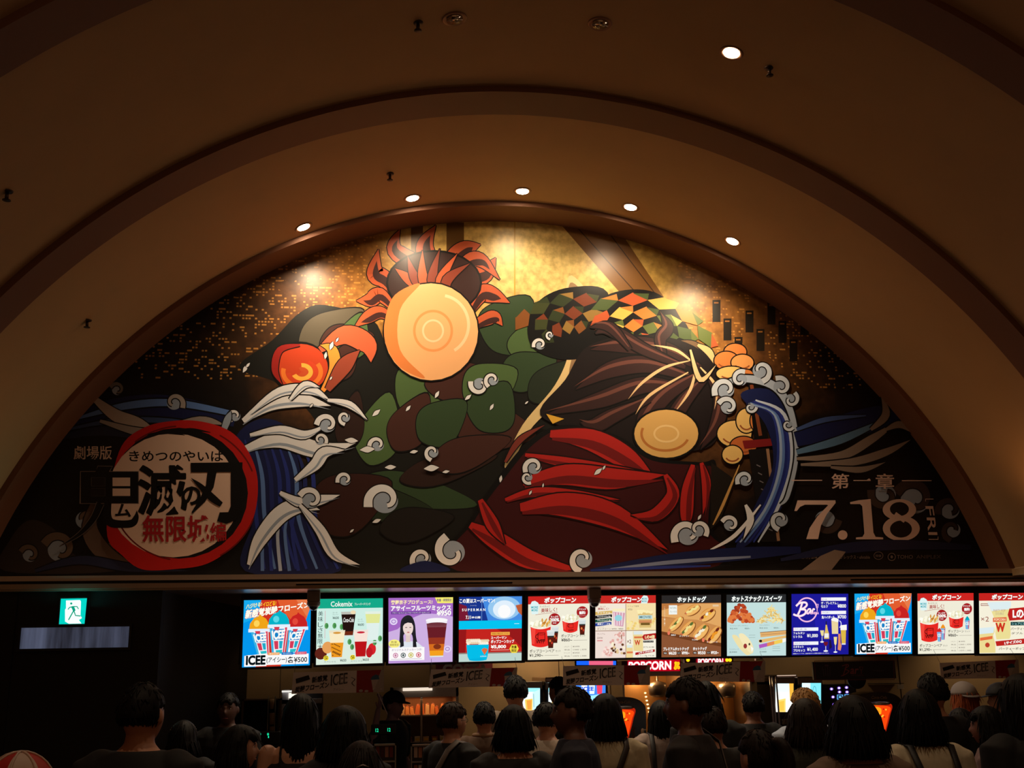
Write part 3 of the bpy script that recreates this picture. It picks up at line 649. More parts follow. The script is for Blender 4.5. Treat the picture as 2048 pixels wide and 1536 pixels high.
# ------------------------------------------------------------------ menu screens
SY = 10.15
WHT = (250,250,245); BLK = (14,16,18)
def s_icee(A):
    A.rect(0,0,100,100,(0,150,236)); A.poly([(0,0),(26,0),(22,26),(0,34)], (20,170,240))
    A.poly([(26,0),(100,0),(99,13),(90,40),(80,62),(57,100),(20,100),(36,60),(20,30)], (206,48,30)); A.poly([(50,0),(100,0),(99,13),(92,34),(70,30),(55,12)], (226,92,46)); A.poly([(78,0),(100,0),(99,13),(94,26)], (234,124,74))
    A.text('ハジける!', 0,0,0,0, (255,240,150), .03, quad=[(4,6),(27,3),(27,9),(3,13.5)]); A.text('イロどる!', 0,0,0,0, (255,200,40), .03, quad=[(29,3),(48,1),(48,8),(28,10)])
    A.text('新感覚炭酸フローズン', 0,0,0,0, (255,250,235), .045, quad=[(4,14.5),(97,3),(98,12),(2,28)], outline=(200,60,30), ow=.03)
    def cup(x, top, w, h, lean, dome, drip):
        b = lambda u, v: (x+u*w*(1-.34*v)+lean*v, top+h*v)
        A.poly([(x-w*.56,top),(x-w*.52,top-9),(x-w*.3,top-17),(x-w*.05,top-20),(x,top-23),(x+w*.12,top-20),(x+w*.36,top-16),(x+w*.53,top-8),(x+w*.56,top)], drip); A.oval(x-w*.15, top-9, w*.16, 5, dome)
        A.rect(x-w*.6, top-1, x+w*.6, top+4, (225,240,255))
        A.poly([b(-.5,.06),b(.5,.06),b(.5,1),b(-.5,1)], (238,244,250))
        A.poly([b(-.5,.10),b(-.34,.10),b(-.34,1),b(-.5,1)], (60,180,226)); A.poly([b(.34,.08),b(.46,.08),b(.46,1),b(.34,1)], (222,70,96)); A.poly([b(-.32,.13),b(.3,.13),b(.3,.5),b(-.32,.5)], (20,130,200))
        A.poly([b(-.26,.06),b(.04,.06),b(0,.17),b(-.22,.17)], (214,60,80)); A.poly([b(-.3,.54),b(-.02,.54),b(0,.82),b(-.26,.82)], (212,58,88)); A.poly([b(.04,.54),b(.28,.54),b(.26,.8),b(.06,.8)], (30,170,200)); A.poly([b(-.2,.86),b(.3,.84),b(.28,.98),b(-.16,.98)], (40,190,200))
        A.text('ICEE', 0,0,0,0, WHT, .05, quad=[b(-.4,.2),b(.36,.16),b(.34,.44),b(-.38,.5)])
    cup(24, 44, 27, 38, 7, (255,214,90), (240,164,24)); cup(81, 42, 26, 38, -8, (226,70,56), (200,34,34)); cup(53, 38, 28, 44, 0, (90,216,230), (0,178,200))
    A.rect(6,82,98,97.5,(250,250,250)); A.poly([(3,83),(36,80),(36,99),(3,99)], (250,250,250)); 
    A.text('ICEE', 6, 83, 34, 96.5, (8,16,20), .05); A.text('(アイシー)', 36, 86, 66, 95.5, (20,26,30), .02); A.text('各¥500', 67, 85.5, 96, 95.5, (20,26,30), .02)
    for x0, x1, c, w in ((38,55,(244,176,110),'オレンジ'),(58,75,(20,120,200),'ブルーラズベリー'),(78,95,(222,80,110),'ストロベリー')): A.rect(x0,79,x1,83,c); A.text(w, x0+2, 79.8, x1-2, 82.2, WHT)
def glass(A, x, y0, y1, w, bands, foot=(220,230,225)):
    for a, b, c in bands:
        f = lambda v: w*(1-.38*((v-y0)/(y1-y0))**.8)/2
        A.poly([(x-f(a),a),(x+f(a),a),(x+f((a+b)/2)*.99,(a+b)/2),(x+f(b),b),(x-f(b),b),(x-f((a+b)/2)*.99,(a+b)/2)], c)
    A.rect(x-w*.31, y1, x+w*.31, y1+2, foot)
def s_coke(A):
    A.rect(0,0,100,100,(206,238,228)); A.rect(0,70,100,100,(220,236,222)); A.rect(0,0,100,14.5,(18,168,136))
    A.text('Cokemix', 21, 4, 54, 12, WHT, .02); A.text('フレーバードリンク', 57, 6.5, 81, 10.5, WHT, .01)
    A.vtext('美味しさ無限大', 2, 18, 9.5, 77, (30,60,60), .0); A.rect(12.5,18,13,60,(226,120,140))
    A.oval(7,83,9,9,(96,34,24)); A.oval(17,74,8,9,(230,160,90)); A.oval(84,78,6,9,(214,34,40)); A.oval(80,83,5,8,(190,24,34))
    for x, y in ((15,41),(27,41),(38,43),(50,66),(88,68),(96,62),(54,74)): A.oval(x, y, 3, 4.5, (90,160,90)); A.oval(x+1, y, 1.4, 3, (60,130,70))
    glass(A, 85, 20, 66, 24, [(20,24,(228,240,226)),(24,38,(226,232,150)),(38,64,(224,240,236))]); 
    glass(A, 48, 20, 56, 23, [(20,24,(190,190,180)),(24,50,(34,16,14)),(50,57,(110,40,20))]); A.oval(55,21,4,3,(240,220,180)); A.text('Coca-Cola', 40, 29, 56, 36, WHT, .02, shear=.1)
    glass(A, 31, 48, 89, 25, [(48,52,(236,226,196)),(52,67,(250,234,196)),(67,89,(238,152,30))]); 
    for i in range(26): A.oval(24+(i*37) % 13, 69+(i*53) % 18, 1, .9, (120,70,20))
    glass(A, 67, 48, 89, 23, [(48,52,(240,226,216)),(52,66,(250,226,214)),(66,89,(186,18,24))]); A.oval(31,52,6,1.6,(214,150,60)); A.oval(67,52,6,1.6,(200,40,60))
    for x, y in ((24,27),(62,38),(36,92),(70,92)): A.text('¥600' if y < 50 else '¥650', x, y, x+9.5, y+4, (50,70,66), .01)
    for x, y in ((24,20),(62,31)): A.text('コーク', x, y, x+7, y+2.2, (80,100,96)); A.text('フレーバー', x, y+3, x+9, y+5, (80,100,96))
    for x in (12, 52): A.oval(x+3, 90, 4, 4, (250,232,60)); A.text('超', x, 87, x+6, 93, (90,60,10), .02); A.text('スペシャル', x, 94.5, x+18, 97, (80,100,96))
def s_acai(A):
    A.rect(0,0,100,100,(206,176,226)); A.poly([(0,0),(100,0),(100,30),(80,26),(55,24),(30,34),(14,48),(0,52)], (164,104,196)); A.poly([(0,70),(30,96),(60,100),(0,100)], (190,150,216))
    A.poly([(72,0),(100,0),(100,9),(76,9)], (246,236,110)); A.text('数量・期間限定', 75, 2, 98, 6.5, (90,60,120), .02)
    A.text('齊藤京子プロデュース!', 4, 3.5, 68, 10, (255,240,170), .03); A.text('アサイーフルーツミックス', 4, 12, 97, 20, WHT, .045)
    A.rect(4,21,66,25,(110,60,150)); A.text('アサイー＆パッションフルーツ＆マンゴー＆オレンジ', 6, 21.8, 64, 24.2, WHT); A.text('¥950', 75, 20, 97, 28, WHT, .045)
    A.poly([(17,76),(18,50),(20,34),(28,27),(36,29),(41,40),(43,60),(46,76),(40,76),(36,56),(24,56),(22,76)], (34,34,40), True)
    A.poly([(8,76),(20,68),(30,66),(44,68),(54,76)], (222,228,238)); A.rect(27,54,34,68,(226,204,196)); A.oval(30.5,46,8,12,(236,216,208)); A.poly([(21,46),(24,34),(31,31),(38,35),(40,46),(36,39),(30,38),(25,40)], (30,30,36)); A.rect(26,45,29,46,(60,50,50)); A.rect(32.5,45,35.5,46,(60,50,50)); A.oval(30.8,53,2,.9,(200,110,110)); A.poly([(18,76),(19,60),(23,56),(24,74)], (30,30,36)); A.poly([(38,56),(42,60),(44,76),(38,76)], (30,30,36))
    for x, y, r in ((8,36,6),(92,80,6)): A.oval(x, y, r, r*.9, (226,210,244)); A.ring(x, y, r*.6, r*.5, 1, (150,110,190))
    A.oval(9,70,9,6.5,(250,240,130)); A.text('数量', 4, 66, 13, 69, (110,80,30)); A.text('期間限定', 2, 70, 16, 73.5, (110,80,30))
    glass(A, 75, 34, 90, 34, [(34,40,(240,236,244)),(40,46,(120,60,70)),(46,62,(104,28,38)),(62,72,(150,52,30)),(72,82,(214,110,30)),(82,91,(244,160,30))]); A.oval(75,35,17,3.4,(250,248,250)); A.oval(75,41,15,2.5,(110,50,60)); A.oval(76,76,6,4,(130,50,24))
    A.rect(1,76,56,96,(252,250,250)); A.text('オリジナルステッカーつき!', 5, 78, 52, 81.5, (120,90,140))
    for i, c in enumerate([(200,120,160),(60,80,80),(200,190,80),(210,90,110)]): A.ring(11+i*12, 88, 4, 4, 1.2, c); A.oval(11+i*12, 88, 1.6, 2, c)
    A.rect(4,93.5,52,94.2,(190,180,200))
def s_hero(A):
    A.rect(0,0,100,37,(22,52,140)); A.poly([(0,10),(12,14),(16,36),(0,37)], (120,24,50)); A.poly([(36,0),(100,0),(100,37),(46,37)], (70,140,226)); A.oval(72,18,26,18,(150,200,240)); A.oval(72,20,18,14,(226,240,252)); A.oval(72,23,10,10,(252,252,252)); A.poly([(90,14),(100,12),(100,30),(94,24)], (190,90,50)); A.rect(36,3,36.6,37,(120,170,230)); A.rect(0,37,100,38,(20,40,110))
    A.text('この夏はスーパーマン!', 1, 3, 57, 9.5, WHT, .04); A.text('S U P E R M A N', 5, 18, 42, 22, WHT, .03); A.text('スーパーマン', 18, 12.5, 28, 14.5, (200,210,230)); A.text('7.11', 11, 29, 19, 34, WHT, .04); A.text('金公開', 20, 30, 34, 33.6, WHT, .03)
    A.rect(0,37,100,50,(0,196,240)); A.rect(88,42,96,42.8,(200,240,250)); A.rect(0,50,100,100,(196,36,30)); A.poly([(60,50),(100,50),(100,80),(84,64)], (150,24,26)); A.poly([(0,50),(12,50),(10,86),(0,86)], (150,22,24)); A.rect(0,86,100,100,(190,214,206)); A.rect(0,86,100,88,(140,120,112))
    for i in range(40): A.oval(14+(i*17) % 33, 67+(i*7) % 6, 2.6, 2.2, [(244,226,196),(232,208,172),(250,240,220)][i % 3], 10)
    A.poly([(12,74),(48,74),(46,92),(44,98),(17,98),(14,92)], (0,190,232)); A.oval(30,97,13.5,2.2,(0,180,224)); A.poly([(36,82),(40,79),(46,81),(45,84),(41,90)], (226,110,60)); A.text('SUPERMAN', 34, 91, 44, 93.2, (210,240,250))
    A.rect(51,55,81,60,(244,170,70)); A.text('映画公開記念コラボ', 53, 56, 79, 59, (120,60,20)); A.text('スーパーマン', 51, 61.5, 76, 66, WHT, .035); A.text('ポップコーンカップ', 51, 67, 88, 72.5, WHT, .035); A.text('¥5,800', 51, 75, 75, 81, WHT, .04); A.rect(51,82.5,80,83.2,(240,200,190))
    A.poly([(84,75),(92,75),(95.5,81.5),(92,88),(84,88),(80.5,81.5)], (246,220,70)); A.text('数量', 84, 76.5, 92, 81, (90,80,20), .03); A.text('限定', 84, 82, 92, 86.5, (90,80,20), .03)
def mug(A, x, y, s, c):
    A.stroke([(x-s,y-s),(x-s,y+s),(x+s,y+s),(x+s,y-s),(x-s,y-s)], s*.2, c, False); A.ring(x-s*1.15, y, s*.6, s*.7, s*.2, c, 60, 300, 16); A.stroke([(x-s,y-s*.6),(x,y-s*.45),(x+s,y-s*.6)], s*.12, c)
def tub(A, x0, x1, y0, y1, logo):
    w = x1-x0
    for i in range(46): A.oval(x0+1+(i*37) % 100/100*(w-2), y0-8+(i*23) % 9+3*abs((i*37) % 100/50-1), w*.09, w*.085, [(252,248,226),(236,230,190),(255,255,244),(220,214,180)][i % 4], 9)
    N = 12; top = [(x0+w*k/N, y0+4.2*sin(pi*k/N)**.8) for k in range(N+1)]; bot = [(x1-w*.07-(w*.86)*k/N, y1-3+3.4*sin(pi*k/N)**.8) for k in range(N+1)]
    A.poly(top+bot, (232,40,34)); A.poly([(x0+1,y0+1)]+top[1:4]+[(x0+w*.24,y0+8),(x0+w*.2,y1-4),(x0+w*.09,y1-6)], (244,72,60)); A.stroke(top, 1.4, (252,240,226), False)
    if logo: mug(A, x0+w*.54, (y0+y1)/2, w*.17, (20,10,10)); A.text('WFP', x0+w*.27, y1-12, x0+w*.72, y1-5.5, (20,10,10), .02)
    else: mug(A, x0+w*.54, (y0+y1)/2-1, w*.13, (40,10,10)); A.text('WFP', x0+w*.35, y1-5, x0+w*.70, y1-2, (20,10,10), .02)
def colacup(A, x, y0, y1, w):
    glass(A, x, y0, y1, w, [(y0,y0+(y1-y0)*.3,(214,222,222)),(y0+(y1-y0)*.3,y0+(y1-y0)*.4,(40,50,50)),(y0+(y1-y0)*.4,y1,(90,24,14))], (60,30,20)); A.oval(x, y0, w*.5, 1.6, (226,232,230)); A.oval(x-1, y0+(y1-y0)*.62, w*.12, 2, (230,120,60)); A.oval(x+2, y0+(y1-y0)*.75, w*.1, 2, (200,60,40))
def iceecup(A, x, y0, y1, w, dome):
    A.poly([(x-w/2,y0+4),(x-w*.3,y0),(x,y0-3),(x+w*.3,y0),(x+w/2,y0+4)], dome); A.poly([(x-w/2,y0+4),(x+w/2,y0+4),(x+w*.32,y1),(x-w*.32,y1)], (120,180,226)); A.poly([(x+w*.2,y0+5),(x+w*.4,y0+5),(x+w*.28,y1-1),(x+w*.14,y1-1)], (214,60,90)); A.text('ICEE', x-w*.38, y0+7, x+w*.3, y0+12, WHT, .03)
def head(A, c=(204,36,32), x0=26, x1=77):
    A.rect(0,0,100,12.5,c); A.text('ポップコーン', x0, 2.2, x1, 10.8, WHT, .055, shear=.12, outline=(120,30,30), ow=.02)
def s_pop(A, ice=False):
    A.rect(0,0,100,100,(240,236,216)); head(A)
    A.poly([(3,14),(6,8),(11,7),(16,10),(18,14),(16,28),(6,28)], (222,244,244)); A.text('MORE', 5, 15.5, 16, 19, (60,170,180), .03); A.text('MORE', 5.5, 20, 15.5, 23.5, (60,170,180), .03)
    A.text('もっともっと', 19, 14.5, 35, 17.5, (60,50,40)); A.text('美味しく!', 0,0,0,0, (170,40,40), .02, quad=[(21,19),(47,17.5),(47,24.5),(21,26)]); A.stroke([(12,29),(30,27),(48,25.5)], .5, (160,40,40))
    A.oval(43,36.5,9.4,9.4,(166,24,28)); A.text('たっぷり', 37, 31, 49, 34, WHT, .03); A.text('200%', 35.5, 35, 50.5, 40, WHT, .05); A.text('増量', 40, 41.5, 46, 43.5, WHT)
    A.oval(88,26,9.2,9.2,(166,24,28)); A.text('ドリンク', 82, 20, 94, 23, WHT, .03); A.text('無料!', 83, 24.5, 93, 29.5, WHT, .05); A.text('キャンペーン', 82, 31, 94, 32.8, WHT)
    tub(A, 4, 37, 47, 80, True); 
    for i in range(14): A.oval(23+(i*5) % 13, 38+(i*11) % 9, 1.3, 3.4, [(214,150,60),(240,190,100),(190,120,40)][i % 3], 10, rot=.5*(i % 4))
    tub(A, 55.5, 82, 38, 58, False)
    if ice: iceecup(A, 45, 54, 77, 9, (240,150,30)); iceecup(A, 38.5, 60, 80, 9, (206,40,40)); iceecup(A, 88.5, 41, 60, 9, (0,170,190))
    else: colacup(A, 44, 49, 72, 12); colacup(A, 37, 55, 80, 13); colacup(A, 88, 38.5, 60, 12)
    DK = (50,44,40)
    A.text('ポップコーンペア', 3, 83.5, 43, 89, DK, .01); A.text('セット', 45, 85, 53, 88.5, DK); A.text('¥1,290~', 2.5, 91-.6, 25, 96, DK, .015); A.text('ポップコーン', 54, 60.5, 82, 65.5, DK, .01); A.text('セット', 84, 62, 93, 65, DK); A.text('¥860~', 54, 67, 72, 72, DK, .015)
    GY = (150,142,130)
    for x0, y, x1 in ((27,93,50),(74,70,96)): A.rect(x0, y, x1, y+.5, GY)
    for k, y in enumerate((79,84,89,94)): A.text(['レギュラー','単品','ドリンク','単品'][k], 59, y, 68, y+2.3, GY, .01); A.text(['M ¥490','S ¥440  L ¥590','M ¥420','S ¥370  L ¥480'][k], 73, y, 84 if k % 2 == 0 else 95, y+2.4, GY, .01)
    A.rect(70.5,78,70.8,96,GY)
def s_flav(A):
    A.rect(0,0,100,100,(238,224,196)); head(A, (200,40,34), 26, 76)
    A.poly([(77,3),(80,0),(86,1),(88,6),(85,15),(75,15)], (222,242,240)); A.text('MORE', 77, 4, 86, 7, (60,150,170), .02); A.text('MORE', 77, 8, 85, 11, (60,150,170), .02)
    A.rect(0,13,50,56,(244,232,214)); A.text('もっと', 8, 16, 17, 18.5, (150,40,40)); A.text('美味しく!', 4, 19, 22, 23, (170,40,50), .02)
    for k, (c, t) in enumerate([((214,176,90),'キャラメル'),((24,22,22),'チョコバナナミルク味'),((20,80,60),'ブラックペッパー味'),((30,60,150),'濃厚チーズ味')]): A.poly([(0,26+k*6),(28-k*.5,24+k*6),(28-k*.5,28.5+k*6),(0,31+k*6)], c); A.text(t, 3, 26+k*6, 25, 29+k*6, WHT, .02)
    A.poly([(29,26),(49,28),(46,50),(31,48)], (214,160,180)); 
    for k in range(4): A.stroke([(31+k*4.6,27),(32+k*3.8,48)], 1.4, (244,228,234), False)
    A.oval(38,36,6,5,(150,214,224)); 
    for i in range(14): A.oval(30+(i*13) % 19, 23+(i*5) % 5, 2.2, 2, (250,238,190), 9)
    A.text('シネマイク', 3, 49, 14, 51, (90,80,70)); A.text('ポップコーン ¥490~ ¥860', 3, 52, 46, 54.5, (90,80,70), .01)
    A.rect(51,13,100,56,(246,224,170)); A.text('トリュフ塩味', 54, 16, 72, 18.5, (110,90,70)); A.text('¥750', 54, 21, 61, 24, (110,90,70))
    for i in range(30): A.oval(53+(i*29) % 46, 42+(i*17) % 14-(5 if (i*29) % 46 > 16 else 0), 2.4, 2.2, [(250,232,160),(240,206,120)][i % 2], 9)
    A.poly([(70,27),(95,27),(92,52),(73,52)], (222,190,120)); A.rect(71,32,94,38,(190,222,222)); A.rect(72,40,93,45,(210,140,90)); A.text('MOVIE', 73, 33, 92, 37, (90,120,120), .02); A.rect(75,44,90,48,(120,90,40)); 
    for i in range(12): A.oval(71+(i*7) % 24, 25+(i*5) % 4, 2.4, 2, (252,238,180), 9)
    A.rect(0,56,100,56.8,(120,50,40)); A.rect(50,13,50.7,100,(120,50,40))
    A.rect(0,57,50,100,(240,222,212)); A.text('プレミアム', 3, 60, 16, 62.5, (120,90,80)); A.text('各¥700', 3, 66, 12, 69, (120,90,80), .01); A.rect(3,71,12,73,(226,150,150)); A.rect(42.5,57,44,76,(150,90,60))
    random.seed(3)
    for i in range(60):
        x = 12+random.random()*36; y = 96-random.random()*36*min(1, max(.2,(x-8)/26)); A.oval(x, y, 2.4, 2.1, random.choice([(240,196,190),(226,170,160),(250,226,216)]) if x < 27 or y < 76 else random.choice([(110,66,40),(230,200,150),(250,240,210),(70,40,26)]), 8)
    A.rect(51,57,100,100,(246,240,222)); A.poly([(62,58),(78,58),(79,90),(63,89)], (236,214,150)); A.rect(63,58,78,63,(222,232,232)); A.rect(64,66,77,69,(220,120,70)); A.text('W', 65, 72, 74, 80, (200,60,40), .04); A.rect(51,80,62,100,(240,216,150)); A.rect(52,80,61,84,(220,232,230)); A.rect(52,90,62,93,(226,130,80))
    A.text('×2', 52.5, 71, 59, 77, (120,50,40), .01); A.poly([(80,63),(100,61),(100,70),(80,72),(77,67)], (180,30,30)); A.text('Lの4倍', 82, 64, 98, 70, (255,236,180), .04); A.rect(79,73,96,76,(30,30,30)); A.text('パーティーポップ', 80, 73.6, 95, 75.6, WHT); A.text('ダブル ¥1,980', 79, 82, 97, 85, (80,70,60), .01)
    A.poly([(66,92),(98,87),(98,91),(66,96)], (180,30,30)); A.text('Lサイズの2倍', 0,0,0,0, WHT, .04, quad=[(72,91.2),(95,88),(95,90.6),(72,94.4)]); A.text('パーティーポップ ¥1,280', 68, 96, 97, 98.6, (80,70,60))
def s_dog(A):
    A.rect(0,0,100,100,(186,118,62)); A.poly([(0,24),(40,14),(100,14),(100,60),(60,42),(0,34)], (226,168,100)); A.poly([(0,36),(60,40),(100,52),(100,80),(0,58)], (204,140,78)); A.poly([(0,58),(50,68),(100,78),(100,84),(50,74),(0,63)], (110,60,30)); A.poly([(0,63),(50,74),(100,84),(100,100),(0,100)], (140,84,52))
    A.rect(0,0,100,13,(40,38,38)); A.text('ホットドッグ', 26, 2.3, 74, 11.2, WHT, .05, shear=.12, outline=(60,140,150), ow=.02)
    A.rect(12,16,26,31,(240,244,240)); A.text('NATURAL', 14, 19, 25, 21.5, (90,120,100)); A.text('ヴィーナス', 14, 25, 25, 28, (90,110,100)); A.rect(86,16,96,19,(230,200,160)); A.vtext('こだわりのソーセージ', 4, 18, 6, 50, (240,220,190))
    def dog(x, y, l, w, a, tops):
        ar = radians(a); 
        def T(u, v): return (x+u*cos(ar)-v*sin(ar), y+u*sin(ar)+v*cos(ar))
        def ov(u, v, rx, ry, c, n=20): p = T(u, v); A.oval(p[0], p[1], rx, ry, c, n, ar)
        ov(.6, 1.4, l, w, (120,66,30)); ov(0, 0, l, w, (214,138,62)); ov(0, w*.35, l*.92, w*.55, (240,184,104)); ov(0, -w*.45, l*.9, w*.4, (232,170,92)); ov(-l*.06, -w*.1, l*1.0, w*.26, (136,52,34)); ov(-l*.82, -w*.08, l*.16, w*.24, (206,110,80))
        for i, c in enumerate(tops): ov(-l*.6+i*l*1.25/max(1, len(tops)-1), -w*.12+(i % 2)*w*.16, l*.24, w*.26, c)
    Y_, R_, G_, W_ = (240,222,140), (110,40,24), (90,110,50), (244,236,208)
    dog(52, 24, 14, 7.5, -28, [Y_,Y_,Y_,Y_,Y_]); dog(77, 32, 14.5, 9, -34, [R_,(240,176,60),W_,(240,176,60),R_])
    dog(24, 46, 15.5, 7, -46, [Y_,Y_,G_,Y_,Y_]); dog(44, 54, 15, 8.5, -44, [G_,Y_,Y_,Y_,G_]); dog(66, 60, 15.5, 9, -46, [W_,W_,W_,W_,G_]); dog(88, 65, 16, 9, -50, [R_,(236,150,40),(236,150,40),(236,150,40),R_])
    for x, y in ((12,61),(70,73)): A.oval(x, y, 2.2, 3.2, (236,120,90))
    for x, y, w, t in ((16,63,8,'粗挽き'),(30,65,16,'チリトマト'),(51,71,10,'タルタル'),(76,75,18,'チーズソース')): A.text(t, x, y, x+w, y+2.6, WHT, .01)
    A.text('プレミアムホットドッグ', 3, 84, 46, 89.5, WHT, .04, outline=(120,70,40), ow=.01); A.text('ホットドッグ', 53, 84, 76, 89.5, WHT, .04)
    for x, t, w in ((12,'¥620',13),(34,'¥990~',13),(61,'¥550',13),(83,'¥920~',13)): A.text(t, x, 91, x+w, 96, WHT, .03)
    for x, t in ((3,'単品'),(26,'セット'),(53,'単品'),(76,'セット')): A.rect(x, 91.5, x+6.5, 95.5, (50,36,28)); A.text(t, x+1, 92.3, x+5.5, 94.7, WHT, .01)
def s_snack(A):
    A.rect(0,0,100,100,(196,224,222)); A.rect(0,0,100,13,(40,42,44)); A.text('ホットスナック / スイーツ', 8, 2.3, 92, 11.2, WHT, .05, shear=.12, outline=(40,120,130), ow=.02)
    random.seed(5)
    for i in range(90):
        t = random.random(); x = 4+t*40; h = 28*sin(pi*min(1, max(0,(x-2)/43))); y = 44-random.random()*h; A.oval(x, y, 3.6, 3.2, random.choice([(206,96,50),(186,70,36),(226,124,64),(160,56,32)]), 12)
    for i in range(110):
        x = 54+random.random()*40; h = 26*math.exp(-((x-75)/14)**2); y = 45-random.random()*h; a = random.random()*pi; A.stroke([(x-5*cos(a), y-4*sin(a)*.8), (x+5*cos(a), y+4*sin(a)*.8)], 1.2, random.choice([(244,218,140),(232,196,110),(250,232,170),(206,164,84)]), False)
    GY = (110,130,128)
    A.text('スパイシーポップチキン', 5, 49.5, 36, 51.8, GY); A.text('単品 ¥490', 5, 54, 18, 56.6, GY, .01); A.text('¥860~', 30, 54, 39, 56.6, GY, .01); A.text('スナックポテト', 55, 49, 72, 51.3, GY); A.text('単品 ¥450', 55, 53.5, 69, 56, GY, .01); A.text('¥820~', 79, 53.5, 89, 56, GY, .01)
    A.poly([(9,68),(15,66),(24,74),(44,92),(38,98),(32,98),(20,86)], (240,224,168), True); A.poly([(20,66),(28,64),(40,76),(45,90),(40,96),(28,82)], (246,232,184), True); A.oval(31,84,3,4,(150,50,50)); A.oval(38,81,1.5,2,(60,60,40)); A.poly([(40,84),(45,88),(42,94)], WHT)
    A.poly([(56,62),(100,59),(100,66),(57,70)], (226,176,110)); A.stroke([(56,62),(100,59)], .8, (110,60,40), False); A.stroke([(58,66),(100,63)], .5, (150,90,60), False); A.poly([(54,74),(100,67),(100,71),(58,79),(54,78)], (232,186,110)); A.oval(57,76,2.6,2.2,(40,30,26)); A.poly([(54,82),(68,79),(68,85),(55,88)], (176,90,190)); A.poly([(68,79),(80,76),(80,82),(68,85)], (230,140,80)); A.poly([(80,76),(94,73),(94,79),(80,82)], (244,206,90)); A.poly([(94,73),(100,72),(100,77),(94,79)], WHT)
    A.text('アイスクレープ', 4, 88, 20, 90.3, GY); A.text('各¥400', 4, 92, 17, 95, GY, .015); A.text('チュリトス', 55, 88, 66, 90.3, GY); A.text('各¥480', 55, 92, 67, 95, GY, .015)
    for y in (85,88,92): A.rect(77, y, 90, y+.4, GY)
    for y in (66,70): A.rect(37, y, 48, y+.4, GY)
def s_bar(A):
    A.rect(0,0,100,100,(26,24,150)); A.oval(70,46,29,30,(32,28,170)); PK = (248,190,226); 
    A.ring(27, 26, 19, 20.5, 2.4, PK, 205, 345, 40); A.ring(27, 26, 19, 20.5, 2.4, PK, 20, 150, 40)
    for c, w, d in ((PK, 3.6, 0), (WHT, 1.8, 0)):
        A.stroke([(8,20),(14,15),(24,14),(27,18),(22,23),(16,25),(24,26),(24,32),(16,36),(8,35),(3,33)], w, c); A.stroke([(19,14),(15,26),(11,34)], w, c)
        A.stroke([(34,25),(30,25),(27,30),(30,32),(34,26),(33,32)], w*.8, c); A.stroke([(36,32),(38,25),(41,26)], w*.8, c)
    A.stroke([(43,17),(47,17),(46,23),(44,23),(43,17)], 1.4, PK, False); A.stroke([(45,23),(45,29)], 1.4, PK, False); A.text('OF CINEMA', 26, 29.5, 48, 33.5, PK, .04)
    for x0, y0, x1, t in ((52,6,96,'ビール'),(52,28,96,'ウイスキー'),(3,55,47,'ワイン(赤・白)'),(3,78,47,'スパークリングワイン')): A.rect(x0, y0, x1, y0+5.5, (244,244,252)); A.rect(x0, y0, x0+1.2, y0+5.5, PK); A.text(t, x0+2.5, y0+1.4, x0+2.5+len(t)*2.6, y0+4.2, (40,40,80))
    for t, a, b, c, d in (('ザ・プレミアム・',52,13,82,17.5),('モルツ',52,18.5,64,23),('¥800',81,17,96,23),('角ハイボール',53,36,76,41),('¥700',81,35,96,41),('フォルタン',3,62,23,66),('リトラル',3,68,19,72),('¥1,000',27,65.5,46,72),('ミオネット',3,84.5,21,88.5),('プロセッコ',3,90,23,94.5),('¥1,400',27,88,46,94.5)): A.text(t, a, b, c, d, WHT, .03)
    A.text('※画像はイメージです。20歳未満の方への酒類の販売はいたしません。', 2, 96.5, 66, 98.5, WHT)
    A.poly([(70,41),(82,41),(82,66),(71,66)], (234,214,160)); A.poly([(70,44),(70,41),(74,39),(80,40),(83,43),(82,47)], WHT); A.ring(84,50,4,6,1.4,(220,226,250),-90,90,16)
    A.poly([(86,54),(96,54),(95,82),(88,82)], (222,186,70)); A.poly([(86,52),(97,51),(97,60),(86,60)], WHT); A.rect(88,82,95,84,(226,230,250))
    A.poly([(60,50),(62,50),(64,60),(66,66),(66,74),(57,74),(57,66),(59,60)], (222,190,100)); A.rect(60,45,62,51,(30,30,60)); A.rect(58,65,65,72,(240,240,240)); A.poly([(50,60),(57,60),(56,68),(54,70),(52,68)], (236,220,150)); A.stroke([(53.5,70),(53.5,78)], .8, WHT, False); A.oval(53.5,79,3.4,1.2,WHT)
    A.poly([(56,79),(64,79),(63,84),(60,86),(57,84)], (110,20,40)); A.stroke([(60,86),(60,93)], .9, WHT, False); A.oval(60,94,4,1.4,WHT); A.poly([(74,71),(80,71),(79,82),(77,86),(75,82)], (240,224,150)); A.stroke([(77,86),(77,95)], .8, WHT, False); A.oval(77,96,3.4,1.2,WHT)
    A.poly([(82,66),(86,66),(86,80),(88,86),(86,94),(81,92),(82,80)], (226,140,100)); A.poly([(66,76),(69,76),(71,88),(66,92)], (30,20,60))
